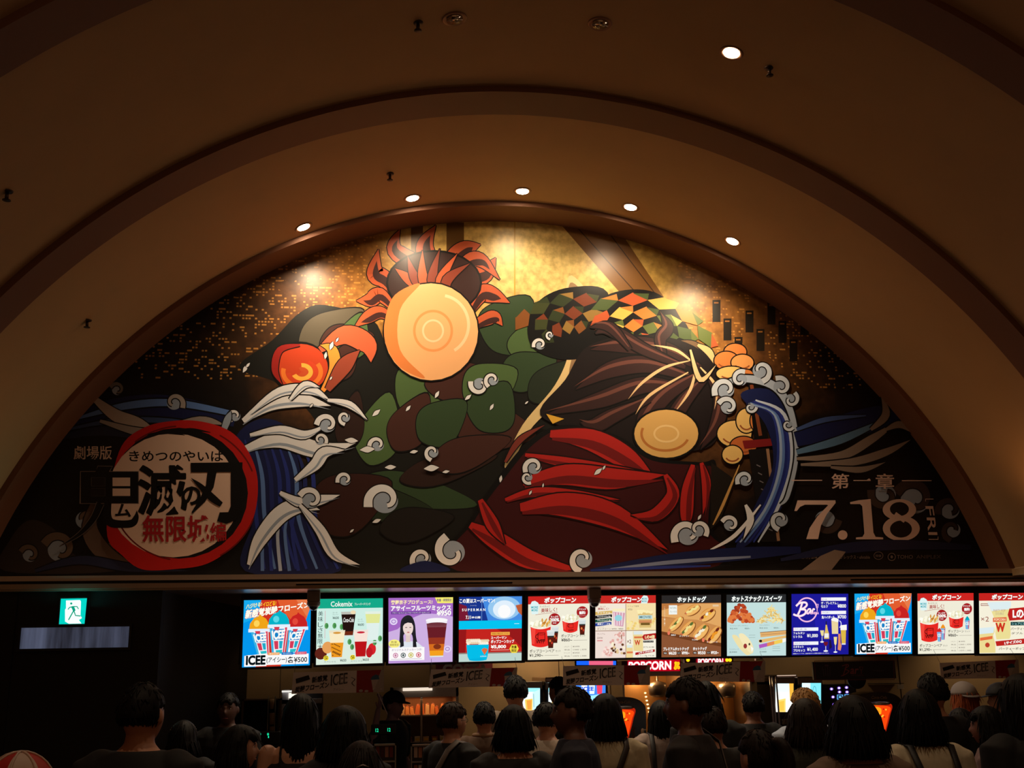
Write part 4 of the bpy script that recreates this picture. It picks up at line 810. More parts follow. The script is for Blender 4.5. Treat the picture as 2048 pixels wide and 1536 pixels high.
def s_party(A):
    A.rect(0,0,100,100,(246,240,218)); head(A, (196,34,30), 22, 76)
    A.rect(3,17,18,21,(150,60,60)); A.rect(3.8,17.8,17.2,20.2,(246,240,220)); A.text('おすすめ', 5, 18, 16, 20, (150,60,60))
    A.poly([(16,16),(55,15),(56,22),(52,30),(54,40),(55,70),(53,76),(30,77),(28,66),(30,52),(24,36)], (236,222,150)); A.poly([(14,15),(56,14),(56,22),(52,27),(22,30)], (222,238,240)); A.text('PARTY POP', 25, 27, 46, 31, (200,160,120), .01); A.text('DOUBLE', 29, 32, 43, 36, (190,170,140), .01); A.poly([(24,41),(48,40),(48,47),(24,48)], (226,100,60)); A.text('POPCORN', 26, 42, 46, 46, (250,220,180), .03); A.text('W', 29, 50, 45, 64, (206,50,30), .06)
    A.text('×2', 3, 39, 17, 47, (150,70,60), .0); A.poly([(0,58),(26,56),(27,64),(24,70),(28,84),(28,99),(0,99)], (236,218,146)); A.poly([(0,58),(26,56),(25,66),(0,68)], (220,236,240)); A.poly([(1,74),(23,71),(23,76),(1,79)], (230,110,60)); A.oval(14,86,4,4,(190,60,40))
    A.poly([(53,26),(100,22),(100,43),(53,46),(50,36)], (190,32,30)); A.text('Lの4倍', 59, 26, 98, 42, WHT, .05); A.rect(55,48,98,54,(20,60,60)); A.text('シェアにぴったり', 57, 49, 96, 53, (160,220,220), .01); A.text('パーティーポップ', 55, 57, 98, 62, (80,70,60), .01); A.text('ダブル ¥1,980', 56, 65, 98, 69, (80,70,60), .01)
    A.poly([(28,80),(100,74),(100,83),(30,88)], (190,34,30)); A.text('LサイズのQ', 0,0,0,0, WHT, .05, quad=[(44,80.5),(74,77.5),(74,83),(44,86)]); A.text('パーティーポップ ¥1,280', 34, 90, 98, 95, (80,70,60), .01)
SCR = [
 ((488,1200.5),(622,1199),(619.5,1330.5),(484,1335), s_icee, 'blue and red frozen drink menu screen beside the black wall, three domed cups'),
 ((634,1198),(766,1196.5),(765,1326),(632,1330), s_coke, 'pale green drinks menu screen with five glasses under a teal header'),
 ((777,1196),(906,1194.5),(905,1323.5),(777,1327), s_acai, 'lilac menu screen with portrait of a dark haired woman and a fruit drink'),
 ((918,1194),(1044,1192.5),(1043,1321),(917.5,1324), s_hero, 'blue and red menu screen with a cyan popcorn tub and film date'),
 ((1056.5,1193),(1179.5,1191),(1179,1317.5),(1055.5,1320), s_pop, 'cream popcorn menu screen with red tubs and dark cola cups'),
 ((1191,1191.5),(1311.5,1190.5),(1312,1314.5),(1190.5,1316.5), s_flav, 'popcorn menu screen divided in four fields with a striped bucket'),
 ((1323.5,1191),(1442,1189.5),(1442,1313),(1323,1314.5), s_dog, 'brown menu screen with six hot dogs on a board'),
 ((1453.5,1189.5),(1572,1188.5),(1572,1311),(1454,1312), s_snack, 'pale blue menu screen with fried chicken, fries and churros'),
 ((1583,1188),(1696.5,1187.5),(1697,1308.5),(1583.5,1310.5), s_bar, 'dark blue bar menu screen with pink ring and glasses'),
 ((1709,1187.5),(1823,1186.5),(1824,1307.5),(1710,1309), s_icee, 'blue and red frozen drink menu screen next to the dark blue bar screen'),
 ((1835,1187),(1947,1186),(1948,1306.5),(1836,1308), lambda A: s_pop(A, True), 'cream popcorn menu screen with frozen drink cups beside the red tubs'),
 ((1958,1186.5),(2072,1185.5),(2073,1306),(1959,1307), s_party, 'cream popcorn menu screen with large yellow bags, cut by the frame edge'),
]
rail = MB(); z0 = at(600, 1343, SY+.1).z; xL = at(478, 1260, SY).x; xR = at(2100, 1260, SY).x
rail.box((xL, SY+.072, 1.93), (xR, SY+.12, 2.543), DARKP)
tag(rail.build('screen_rail'), 'black header panel carrying the row of menu screens', 'panel')
for i, (tl, tr, br, bl, fn, lab) in enumerate(SCR):
    p = [at(*q, SY) for q in (tl, tr, br, bl)]
    x0, x1 = min(p[0].x, p[3].x), max(p[1].x, p[2].x); zb, zt_ = min(p[2].z, p[3].z), max(p[0].z, p[1].z)
    t = thing('menu_screen', ((x0+x1)/2, SY+.03, zb), lab, 'menu screen', 'menu screens above the counter')
    m = MB(); g = .017
    m.box((x0-g, SY+.003, zb-g), (x1+g, SY+.07, zt_+g), mat((10,10,12), .35, name='screen_bezel')); m.build('bezel', t, bevel=.004)
    def fnm(u, v, q=(tl, tr, br, bl)):
        u /= 100; v /= 100
        X = (q[0][0]*(1-u)+q[1][0]*u)*(1-v)+(q[3][0]*(1-u)+q[2][0]*u)*v; Y = (q[0][1]*(1-u)+q[1][1]*u)*(1-v)+(q[3][1]*(1-u)+q[2][1]*u)*v
        return at(X, Y, SY)
    A = Art(fnm, 1.0, .00004); fn(A); A.build('display', t)
# ------------------------------------------------------------------ things hanging under the ledge
def pb_(mb, x0, y0, x1, y1, Y, dep, m):
    "upright box whose front face at depth Y covers the photo rectangle"
    a = at(x0, y1, Y); b = at(x1, y0, Y); mb.box((a.x, Y, a.z), (b.x, Y+dep, b.z), m); return a, b
for px, lab in ((628, 'small dome camera under the ledge between the frozen drink and green drinks screens'), (1188, 'small dome camera under the ledge between the two popcorn screens')):
    p = at(px, 1180, 9.9); t = thing('dome_camera', (p.x, 9.9, 2.543), lab, 'security camera', 'dome cameras under the ledge')
    m = MB(); GRY = mat((150,134,124), .5, name='camera_grey'); m.box((p.x-.055, 9.85, 2.45), (p.x+.055, 9.95, 2.543), GRY); m.lathe([(.058,-.03),(.058,0)], GRY, c=(p.x,9.9,2.45)); m.build('mount', t, bevel=.006)
    m = MB(); m.lathe([(.001,-.046),(.02,-.043),(.036,-.03),(.044,-.01),(.044,0)], mat((14,14,16), .08, name='dark_dome', coat=1), c=(p.x,9.9,2.42)); m.build('dome', t)
    m = MB(); m.lathe([(.046,0),(.052,0),(.052,.012),(.046,.012)], mat((190,190,190), .3, .8, name='dome_ring'), c=(p.x,9.9,2.408)); m.build('ring', t)
BY = 10.05
def banner(q, lab, dim=1.0):
    def fn(u, v):
        u /= 100; v /= 100
        X = (q[0][0]*(1-u)+q[1][0]*u)*(1-v)+(q[3][0]*(1-u)+q[2][0]*u)*v; Y = (q[0][1]*(1-u)+q[1][1]*u)*(1-v)+(q[3][1]*(1-u)+q[2][1]*u)*v
        p = at(X, Y, BY); p.y += .012*sin(u*9)-.006; return p
    p = fn(50, 0); t = thing('banner', p, lab, 'banner', 'frozen drink banners under the screens')
    cl = mat((232,222,216), .8, name='banner_cloth'); m = MB(); N = 16
    vs = []; 
    for i in range(N+1):
        for v in (0, 100):
            for dy in (0, .004): s = fn(100*i/N, v); vs.append((s.x, s.y+dy+.0015, s.z))
    fs = []
    for i in range(N):
        o = 4*i; fs += [(o,o+4,o+6,o+2),(o+1,o+3,o+7,o+5),(o,o+1,o+5,o+4),(o+2,o+6,o+7,o+3)]
    fs += [(0,2,3,1),(4*N,4*N+1,4*N+3,4*N+2)]
    m.add(vs, fs, cl); m.build('cloth', t)
    A = Art(fn, None, .0001); KK = (22,20,24)
    def strip(x0, y0, x1, y1, c, n=6):
        for i in range(n): A.rect(x0+(x1-x0)*i/n, y0, x0+(x1-x0)*(i+1)/n, y1, c)
    strip(70, 0, 98, 100, (160,30,32), 10)
    A.poly([(97,0),(100,0),(100,100),(88,100)], (180,168,160))
    A.poly([(3,30),(17,14),(19,34),(4,52)], KK); A.text('ハジける', 0,0,0,0, (60,90,130), .03, quad=[(5,32),(16,20),(17,33),(5.5,46)])
    A.text('新感覚', 0,0,0,0, KK, .04, quad=[(21,24),(38,14),(38,42),(21,52)])
    A.text('炭酸フローズン', 0,0,0,0, KK, .035, quad=[(4,66),(40,46),(40,74),(3,96)])
    A.text('ICEE', 0,0,0,0, KK, .03, quad=[(42,16),(60,8),(60,56),(42,66)]); A.text('ICEE', 0,0,0,0, (190,180,172), -.004, quad=[(43,22),(60.4,14),(60.4,52),(43,62)])
    A.text('アイシー', 45, 78, 56, 90, (130,120,116)); A.stroke([(64,30),(68,40),(65,56),(68,70)], 1.2, (90,80,80))
    A.poly([(86,44),(97,42),(94,92),(88,92)], (204,190,184)); A.poly([(85,44),(87,28),(91,20),(95,26),(98,42)], (50,96,130)); A.poly([(89,50),(94,50),(93,66),(89,66)], (60,70,120)); A.text('ICEE', 88, 52, 95, 66, (220,210,200), .03); A.rect(93,50,96,84,(150,50,60))
    A.stroke([(88,86),(92,80),(97,86),(93,94),(97,98)], 1.1, (220,210,205)); A.oval(75,92,2.2,6,(200,188,180)); A.oval(81,94,2.2,5,(200,188,180))
    A.build('print', t)
    for u in (1, 99):
        s = fn(u, 1); mm = MB(); mm.tube([(s.x, s.y+.002, s.z-.01), (s.x, SY, 1.95)], .0015, DARKP, 6); mm.build('hanging_cord', t)
banner([(587,1345),(768,1339.5),(768,1384),(583,1388)], 'frozen drink banner hanging below the green drinks screen, behind the raised arm')
banner([(862,1339),(1035,1335),(1031,1372),(857,1376)], 'frozen drink banner hanging in front of the coffee letters and hot food cabinet')
banner([(1126,1332),(1300,1330),(1300,1370),(1126,1371)], 'frozen drink banner hanging next to the red neon popcorn sign')
banner([(1362,1326),(1531,1322),(1529,1364),(1361,1363)], 'frozen drink banner hanging below the hot dog and snack screens')
banner([(1879,1326),(2037,1319),(2039,1356),(1882,1358)], 'frozen drink banner hanging at the bar end under the last popcorn screens')
# bar sign
q = [(1627,1321),(1787,1320),(1790,1359),(1632,1361)]
t = thing('bar_sign', at(1708, 1321, 10.12), 'dark bar sign board with red outline and round drop', 'sign')
m = MB(); pb_(m, 1628, 1321, 1789, 1360, 10.1, .03, mat((30,24,34), .5, name='sign_board')); a = at(1714, 1358, 10.1); m.lathe([(.09,0),(.09,.02)], mat((14,12,14), .5, name='sign_drop'), c=(a.x, 10.102, a.z), axis='y', n=32); m.build('board', t)
A = Art(pix(10.1), None, .0002); RD = (110,40,46)
for u in ([(1629,1322),(1787,1321)],[(1787,1321),(1788.5,1359)],[(1788.5,1359),(1631,1360)],[(1631,1360),(1629,1322)]): A.stroke(u, 1.2, RD, False)
A.stroke([(1693,1330),(1690,1340),(1686,1352)], 1.6, (150,70,76)); A.stroke([(1684,1332),(1694,1329),(1697,1332),(1690,1338),(1698,1342),(1690,1349),(1682,1352)], 1.6, (150,70,76)); A.text('ar', 1700, 1337, 1716, 1348, (150,70,76), .02, shear=.15); A.text('OF CINEMA', 1702, 1349, 1728, 1352, (110,60,66)); A.stroke([(1719,1334),(1726,1334),(1724,1340),(1721,1340),(1719,1334)], .9, (150,70,76), False); A.stroke([(1722.5,1340),(1722.5,1348)], .9, (150,70,76), False)
for k in range(4): A.stroke([(1645+k*5,1334),(1648+k*4,1352)], .9, (90,56,76)); 
A.oval(1653,1331,4,2,(90,56,76)); A.text('バーメニュー', 1745, 1339, 1768, 1343, (110,90,110))
A.build('lettering', t)
# ------------------------------------------------------------------ behind the counter
INX = mat((176,168,158), .3, .9, name='appliance_steel'); GLS = mat((40,30,24), .15, .2, name='smoked_glass')
BW = 12.0
def dispenser(x0, y0, x1, y1, Y, lab, paint, bot=1536, mould=(26,26,30)):
    a = at(x0-6, (y0+y1)/2, Y); b = at(x1+6, (y0+y1)/2, Y); b.z = at(x1, y0-7, Y).z; t = thing('drink_dispenser', ((a.x+b.x)/2, Y+.2, .9), lab, 'drink machine', 'lit drink machines behind the counter')
    m = MB(); m.box((a.x, Y+.01, .9), (b.x, Y+.45, b.z), mat(mould, .35, name='dispenser_body')); m.box((a.x, Y, b.z-.05), (b.x, Y+.44, b.z+.03), INX); m.build('body', t, bevel=.008)
    def fn(u, v): return at(x0+(x1-x0)*u/100, y0+(y1-y0)*v/100, Y)
    A = Art(fn, 1.3, .0002); paint(A); A.build('screen', t)
    m = MB(); c = at((x0+x1)/2, y1+14, Y); m.box((c.x-.05, Y-.06, c.z-.05), (c.x+.05, Y+.02, c.z), INX); m.lathe([(.012,-.07),(.018,0)], mat((30,30,32), .4, name='spout_black'), c=(c.x, Y-.035, c.z-.05)); m.build('spout', t)
def pt_beer(A): A.rect(0,0,100,100,(235,252,255)); A.rect(0,0,100,16,(150,226,236)); A.poly([(20,48),(62,44),(60,98),(26,98)], (248,196,90)); A.poly([(60,20),(100,4),(100,100),(64,100)], (190,236,244)); A.poly([(30,52),(56,50),(54,90),(34,90)], (232,150,60)); A.stroke([(66,24),(68,80)], 3, (120,150,150), False)
def pt_icy(A): A.rect(0,0,100,100,(60,130,250)); A.poly([(0,60),(30,70),(60,66),(100,56),(100,100),(0,100)], (150,220,255)); [A.poly([(18+k*26,14),(38+k*26,14),(36+k*26,60),(20+k*26,60)], c) for k, c in enumerate([(236,240,250),(220,236,250),(226,60,90)])]; A.text('ICEE', 20, 24, 60, 44, (40,80,210), .04)
def pt_amber(A): A.rect(0,0,100,100,(252,250,236)); A.rect(0,0,100,30,(220,244,250)); A.poly([(14,58),(56,52),(56,100),(16,100)], (250,206,110)); A.poly([(76,0),(100,0),(100,60),(80,60)], (226,170,60)); A.poly([(20,64),(48,60),(48,96),(24,96)], (244,186,70))
def pt_cyan(A): A.rect(0,0,100,100,(120,216,226)); A.poly([(0,0),(44,0),(44,70),(0,56)], (214,240,244)); A.ring(66,30,10,20,3,(70,170,190))
dispenser(1042, 1376, 1080, 1424, 11.6, 'drink machine with bright beer picture beside the tall man in grey', pt_beer)
dispenser(1097, 1376, 1128, 1424, 11.6, 'drink machine with bright picture half hidden by the tall man facing sideways', pt_beer)
dispenser(1152, 1364, 1211, 1404, 11.0, 'frozen drink machine with vivid blue screen under the banner', pt_icy)
dispenser(1551, 1367, 1587, 1424, 11.2, 'drink machine with white and amber screen beside the blond customer', pt_amber)
dispenser(1604, 1366, 1642, 1424, 11.2, 'drink machine with cyan screen behind the blond hair', pt_cyan)
# touch selector with glowing buttons
t = thing('drink_selector', at(1680, 1420, 11.3), 'soft drink selector with rows of glowing violet buttons', 'drink machine')
m = MB(); a, b = pb_(m, 1652, 1368, 1712, 1500, 11.31, .4, mat((70,62,66), .4, name='selector_body')); m.build('body', t, bevel=.01)
for k, (x, y) in enumerate([(1663,1378),(1678,1376),(1693,1375),(1679,1384),(1694,1384),(1666,1394),(1668,1409)]):
    A = Art(pix(11.308), 2.2, .0004); A.oval(x, y, 3.6, 3.0, (90,60,150), 16); A.oval(x, y, 1.9, 1.7, (236,214,255), 14); A.build('button', t)
for k, (x, y) in enumerate([(1680,1394),(1695,1393),(1681,1404)]):
    A = Art(pix(11.307), 1.4, .0004); A.poly([(x-6,y-4.6),(x+6,y-4.6),(x+6,y+4.6),(x-6,y+4.6)], (90,160,220)); A.poly([(x-4.6,y-3.4),(x+4.6,y-3.4),(x+4.6,y+3.4),(x-4.6,y+3.4)], (10,20,50)); A.oval(x, y, 3, 1.3, (120,210,250), 12); A.build('button', t)
# glowing glass shaped cola dispensers
def cola(cx, top, w, Y, lab):
    s = w/100.0
    t = thing('cola_dispenser', at(cx, top+150*s, Y), lab, 'drink machine', 'black domed cola dispensers with glowing glass')
    def g(u, v): return (cx+u*s, top+v*s)
    P = [(-50,120),(-50,34),(-44,14),(-26,3),(0,0),(26,3),(44,14),(50,34),(50,120)]
    fr = [at(*g(*p), Y) for p in spline(P, 4)]; m = MB(); n = len(fr); v = [(p.x, Y, p.z) for p in fr]+[(p.x, Y+.30, p.z) for p in fr]
    m.add(v, [tuple(range(n))[::-1], tuple(range(n, 2*n))]+[(i, (i+1) % n, n+(i+1) % n, n+i) for i in range(n)], mat((12,11,12), .2, name='gloss_black', coat=.6))
    p0 = at(*g(-50,118), Y); p1 = at(*g(50,118), Y); m.box((p0.x+.02, Y+.02, 1.0), (p1.x-.02, Y+.28, p0.z), mat((12,11,12), .2, name='gloss_black', coat=.6)); m.build('body', t)
    A = Art(lambda u, v: at(*g(u, v), Y-.001), 1.5, .0004)
    A.poly([(-24,24),(24,24),(22,50),(12,90),(8,118),(-8,118),(-12,90),(-22,50)], (150,26,6), True); A.poly([(-21,30),(21,30),(19,50),(10,88),(6,114),(-5,114),(-9,88),(-18,50)], (226,60,8), True); A.poly([(-16,34),(4,34),(2,60),(0,100),(-3,110),(-8,70)], (255,140,20), True); A.poly([(-4,62),(4,60),(3,96),(0,108),(-2,98)], (255,214,60), True)
    for i in range(16): A.oval(-14+(i*11) % 30, 34+(i*7) % 18, 1.6, 1.8, [(255,170,40),(150,30,6)][i % 2], 10)
    A.build('glowing_glass', t)
    m = MB(); q0 = at(*g(-24,20), Y-.02); q1 = at(*g(24,26), Y-.02); m.lathe([(.5*(q1.x-q0.x),0),(.54*(q1.x-q0.x),.01),(.5*(q1.x-q0.x),q0.z-q1.z)], mat((190,190,196), .2, .7, name='silver_rim'), c=((q0.x+q1.x)/2, Y+.03, q1.z), n=24); m.build('rim', t)
    A = Art(lambda u, v: at(*g(u, v), Y-.001), None, .0003); A.text('Coca-Cola', -16, 8, 16, 14, (150,120,80), .01, shear=.2); A.build('lettering', t)
cola(1758, 1384, 98, 10.1, 'domed black cola dispenser with bright orange glowing glass, bar side')
cola(1246, 1394, 92, 10.1, 'domed black cola dispenser with red glowing glass behind the bobbed customer')
# popcorn machines
def popcorn(x0, x1, ytop, Y, lab, sign):
    a = at(x0, 1536, Y); b = at(x1, ytop, Y); t = thing('popcorn_machine', ((a.x+b.x)/2, Y+.3, .9), lab, 'popcorn machine', 'warm lit popcorn machines')
    zc = at(x0, ytop+28, Y).z; zs = at(x0, ytop+24, Y).z
    m = MB(); m.box((a.x, Y, zs), (b.x, Y+.6, b.z), mat((120,16,20), .4, name='red_enamel')); m.build('canopy', t, bevel=.006)
    m = MB(); m.box((a.x, Y-.01, zs-.045), (b.x, Y+.6, zs-.004), mat((214,190,170), .3, .4, name='cream_trim')); m.build('trim_band', t)
    INN = mat((206,150,84), .35, .3, name='warm_cabinet_lining')
    m = MB(); m.box((a.x, Y+.56, .9), (b.x, Y+.6, zs-.05), INN); m.box((a.x, Y, .9), (a.x+.02, Y+.6, zs-.05), INX); m.box((b.x-.02, Y, .9), (b.x, Y+.6, zs-.05), INX); m.box((a.x, Y, .902), (b.x, Y+.6, .92), INX); m.build('cabinet', t)
    m = MB(); m.lathe([(.06,0),(.09,.02),(.10,.11),(.09,.14),(.02,.16)], INX, c=((a.x+b.x)/2+.14, Y+.34, zs-.26), n=28); m.tube([((a.x+b.x)/2+.14, Y+.34, zs-.12), ((a.x+b.x)/2+.14, Y+.34, zs-.04)], .012, INX); m.build('kettle', t)
    if sign:
        A = Art(pix(Y-.001), 1.25, .0004)
        A.poly([(x0+3,ytop+1),(x1-2,ytop-1),(x1-2,ytop+22),(x0+3,ytop+23)], (170,0,24)); A.text('POPCORN', 0,0,0,0, (255,70,80), .07, quad=[(x0+6,ytop+4),(x1-20,ytop+2),(x1-20,ytop+19),(x0+4,ytop+20)]); A.text('POPCORN', 0,0,0,0, (255,236,232), .035, quad=[(x0+6,ytop+4),(x1-20,ytop+2),(x1-20,ytop+19),(x0+4,ytop+20)])
        for dx, dy, r in ((0,0,5),(4,-4,4),(-3,5,4),(5,4,4),(-2,-5,3.6)): A.oval(x1-9+dx*.8, ytop+11+dy, r*.8, r*.9, (255,190,20))
        for dx, dy in ((0,0),(3,4),(-2,4),(2,-4)): A.ring(x1-9+dx, ytop+11+dy, 1.6, 1.6, .6, (190,110,10), n=12)
        A.build('neon_sign', t)
    for k in range(6):
        A = Art(pix(Y+.55), 3.0, .0004); A.oval(x0+.35*(x1-x0)+k*1.6, 1386+k*7.6, 2.2, 1.6, (255,214,150), 12); A.build('indicator_lamp', t)
    lamp('cabinet_lamp', 'POINT', ((a.x+b.x)/2, Y+.3, zs-.10), None, 2.4, (1.0,.62,.28), shadow_soft_size=.04)
popcorn(1252, 1362, 1320, 11.3, 'popcorn machine with red neon lettering and amber lit cabinet', True)
popcorn(1400, 1500, 1322, 11.3, 'popcorn machine behind the hot dog side banner, amber lit cabinet', False)
# neon edge seen above the banner
t = thing('neon_sign', at(1440, 1322, 10.9), 'row of red and yellow neon letter tops just under the hot dog and snack screens', 'sign')
A = Art(pix(10.9), 1.6, .0004); A.rect(1392,1315,1452,1328,(120,0,18)); A.text('POPCORN', 1396, 1316.5, 1446, 1332, (255,60,76), .06); A.text('POPCORN', 1396, 1316.5, 1446, 1332, (255,230,226), .03)
for x in (1404-28, 1454, 1460): A.oval(x, 1320, 3.5, 3.5, (255,196,20))
A.build('lit_letters', t); m = MB(); a, b = pb_(m, 1370, 1312, 1466, 1336, 10.905, .05, mat((70,8,12), .4, name='sign_box_red')); [m.box((x, 10.92, b.z), (x+.02, 10.94, 2.543), DARKP) for x in (a.x+.05, b.x-.07)]; m.build('case', t)
t = thing('light_strip', at(1192, 1326, 10.6), 'short blue and pink lit bar under the divided popcorn screen', 'lit sign')
A = Art(pix(10.6), 1.3, .0004); A.rect(1153,1322,1178,1330,(20,90,250)); A.rect(1178,1322,1226,1330,(214,90,120)); A.rect(1226,1322,1232,1330,(30,100,255)); A.build('lit_face', t); m = MB(); a, b = pb_(m, 1151, 1320, 1234, 1332, 10.603, .04, DARKP); [m.box((x, 10.61, b.z), (x+.02, 10.63, 2.543), DARKP) for x in (a.x+.05, b.x-.07)]; m.build('case', t)
# coffee letters
t = thing('coffee_sign', at(930, 1340, 12.46), 'dark sign with pale coffee shop letters behind the second banner', 'sign')
m = MB(); pb_(m, 872, 1322, 985, 1352, 12.46, .034, mat((120,44,54), .5, name='maroon_board')); m.build('board', t)
A = Art(pix(11.899), None, .0004); A.text('COSTA', 886, 1328.5, 976, 1350, (250,240,230), .05); A.build('lettering', t)
# hot food cabinet
HY = 11.75
t = thing('hot_food_cabinet', at(850, 1536, HY), 'steel hot food cabinet glowing orange with wrapped snacks', 'food cabinet')
a = at(782, 1376, HY); b = at(918, 1536, HY)
m = MB(); m.box((a.x, HY, .902), (a.x+.03, HY+.5, a.z), INX); m.box((b.x-.03, HY, .902), (b.x, HY+.5, a.z), INX); m.box((a.x, HY, a.z-.10), (b.x, HY+.5, a.z), INX); m.box((a.x, HY+.48, .902), (b.x, HY+.5, a.z), mat((120,90,70), .4, .5, name='cabinet_back')); mid = at(843, 1400, HY).x; m.box((mid-.012, HY, 1.0), (mid+.012, HY+.04, a.z-.1), INX); m.build('frame', t, bevel=.004)
for y in (1430, 1484, 1518):
    z = at(840, y, HY).z; m = MB(); m.box((a.x+.03, HY+.02, z-.012), (b.x-.03, HY+.47, z), INX); m.build('shelf', t)
for k, (x, y) in enumerate(((820,1370),(806,1484))):
    pass
z = at(840, 1394, HY).z; m = MB(); m.box((a.x+.05, HY+.10, z), (b.x-.05, HY+.16, z+.02), mat((255,170,90), .4, 0, 5, name='heat_lamp')); m.build('heat_lamp', t)
lamp('heat_lamp_glow', 'AREA', ((a.x+b.x)/2, HY+.2, z-.02), ((a.x+b.x)/2, HY+.2, 0), 1.6, (1.0,.45,.16), size=.5)
m = MB(); s0 = at(806, 1376, HY-.06); m.box((s0.x, HY-.08, s0.z-.03), (s0.x+.3, HY, s0.z), mat((255,236,214), .4, 0, .9, name='top_strip_light')); m.build('strip_light', t)
random.seed(11)
zsh = at(840, 1430, HY).z
for k in range(11):
    x = a.x+.07+k*.052; zz = zsh+.001; w = .045
    t2 = thing('wrapped_snack', (x, HY+.18, zz), 'folded paper snack packet glowing orange on the top shelf of the hot cabinet', 'snack packet', 'wrapped snacks on the heated shelf')
    m = MB(); c = random.choice([(222,120,60),(236,160,90),(180,90,50),(240,200,150)]); h = .07+random.random()*.05; d = (random.random()-.5)*.03
    m.add([(x-w*.5,HY+.1,zz),(x+w*.4,HY+.1,zz),(x+w*.4,HY+.24,zz),(x-w*.5,HY+.24,zz),(x-w*.4+d,HY+.12,zz+h),(x+w*.3+d,HY+.12,zz+h*.9),(x+w*.3+d,HY+.2,zz+h*.9),(x-w*.4+d,HY+.2,zz+h)], [(0,3,2,1),(4,5,6,7),(0,1,5,4),(1,2,6,5),(2,3,7,6),(3,0,4,7)], mat(c, .6, name='snack_paper')); m.build('wrapper', t2, bevel=.003)
    m = MB(); m.ell((x+d*.6, HY+.15, zz+h*.93), (.017,.022,.016), mat((150,74,30), .5, name='fried_crust'), 10, 6); m.build('filling', t2)
for y, n in ((1484, 6), (1518, 7)):
    zz = at(840, y, HY).z
    for k in range(n):
        x = a.x+.10+k*.088; m = MB(); m.box((x-.03, HY+.06, zz), (x+.03, HY+.2, zz+.05), mat([(196,170,140),(150,80,60),(214,200,170)][k % 3], .6, name='box_card')); m.box((x-.02, HY+.0585, zz+.01), (x+.02, HY+.06, zz+.035), mat((226,190,60), .6, name='price_tag'))
        tag(m.build('snack_box', bevel=.004), 'small snack box on the %s shelf of the hot cabinet' % ('lower' if y == 1484 else 'lowest'), 'box', 'snack boxes in the hot cabinet, %s shelf' % ('lower' if y == 1484 else 'lowest'))
# white ice cream machine, shelf unit, menu stand on the dark side
t = thing('coffee_machine', at(600, 1536, 11.6), 'pale appliance with bright top edge behind the long-haired woman', 'coffee machine')
a = at(564, 1380, 11.6); b = at(640, 1536, 11.6)
m = MB(); WP = mat((200,196,204), .35, name='white_enamel'); m.box((a.x, 11.6, .9), (a.x+.07, 12.0, a.z), WP); m.box((a.x, 11.6, a.z-.14), (b.x, 12.0, a.z-.09), WP); m.box((a.x+.05, 11.72, .9), (b.x, 12.0, a.z), mat((40,38,42), .4, name='machine_dark')); m.build('body', t, bevel=.006)
m = MB(); c = at(566, 1379, 11.59); m.box((a.x, 11.58, a.z-.022), (b.x-.14, 11.62, a.z-.006), mat((255,250,240), .4, 0, .9, name='machine_light')); m.build('work_light', t)
m = MB(); c = at(584, 1390, 11.6); m.box((c.x-.03, 11.58, c.z-.03), (c.x+.05, 11.64, c.z+.02), mat((255,246,226), .4, 0, 1.2, name='machine_lamp')); m.build('lamp', t)
t = thing('shelf_unit', at(520, 1536, 12.0), 'dark shelf unit with hanging blue cloth and stacked pale cups', 'shelf')
a = at(484, 1399, 11.95); b = at(556, 1536, 11.95); BWd = mat((110,84,64), .5, name='shelf_wood')
m = MB(); m.box((a.x, 11.95, .9), (a.x+.02, 12.4, a.z), BWd); m.box((b.x-.02, 11.95, .9), (b.x, 12.4, a.z), BWd); m.box((a.x, 11.95, a.z-.015), (b.x, 12.4, a.z), BWd); m.box((a.x, 12.36, .9), (b.x, 12.4, a.z), mat((24,20,22), .6, name='shelf_back')); m.build('carcass', t)
m = MB(); c = at(505, 1410, 11.97); d = at(530, 1458, 11.97); m.box((c.x, 11.98, d.z), (d.x, 12.0, c.z), mat((30,30,52), .8, name='navy_cloth')); m.build('cloth', t)
for k, (y0, y1) in enumerate(((1398,1418),(1426,1449),(1453,1462))):
    m = MB(); c = at(544, y0, 11.7); d = at(544, y1, 11.7); m.lathe([(.022,0),(.026,c.z-d.z)], mat((196,160,116), .5, name='paper_cups'), c=(c.x, 11.7, d.z), n=16); tag(m.build('cup_stack'), 'pale stack of paper cups in the rack beside the dark shelf, %s' % ('topmost', 'middle', 'lowest')[k], 'paper cups')
m = MB(); c = at(544, 1396, 11.7); m.tube([(c.x-.035, 11.7, .95), (c.x-.035, 11.7, c.z+.02)], .006, INX); m.tube([(c.x+.035, 11.7, .95), (c.x+.035, 11.7, c.z+.02)], .006, INX); m.box((c.x-.06, 11.64, .9), (c.x+.06, 11.76, .95), INX)
tag(m.build('cup_rack'), 'thin steel rack holding the stacked paper cups', 'rack')
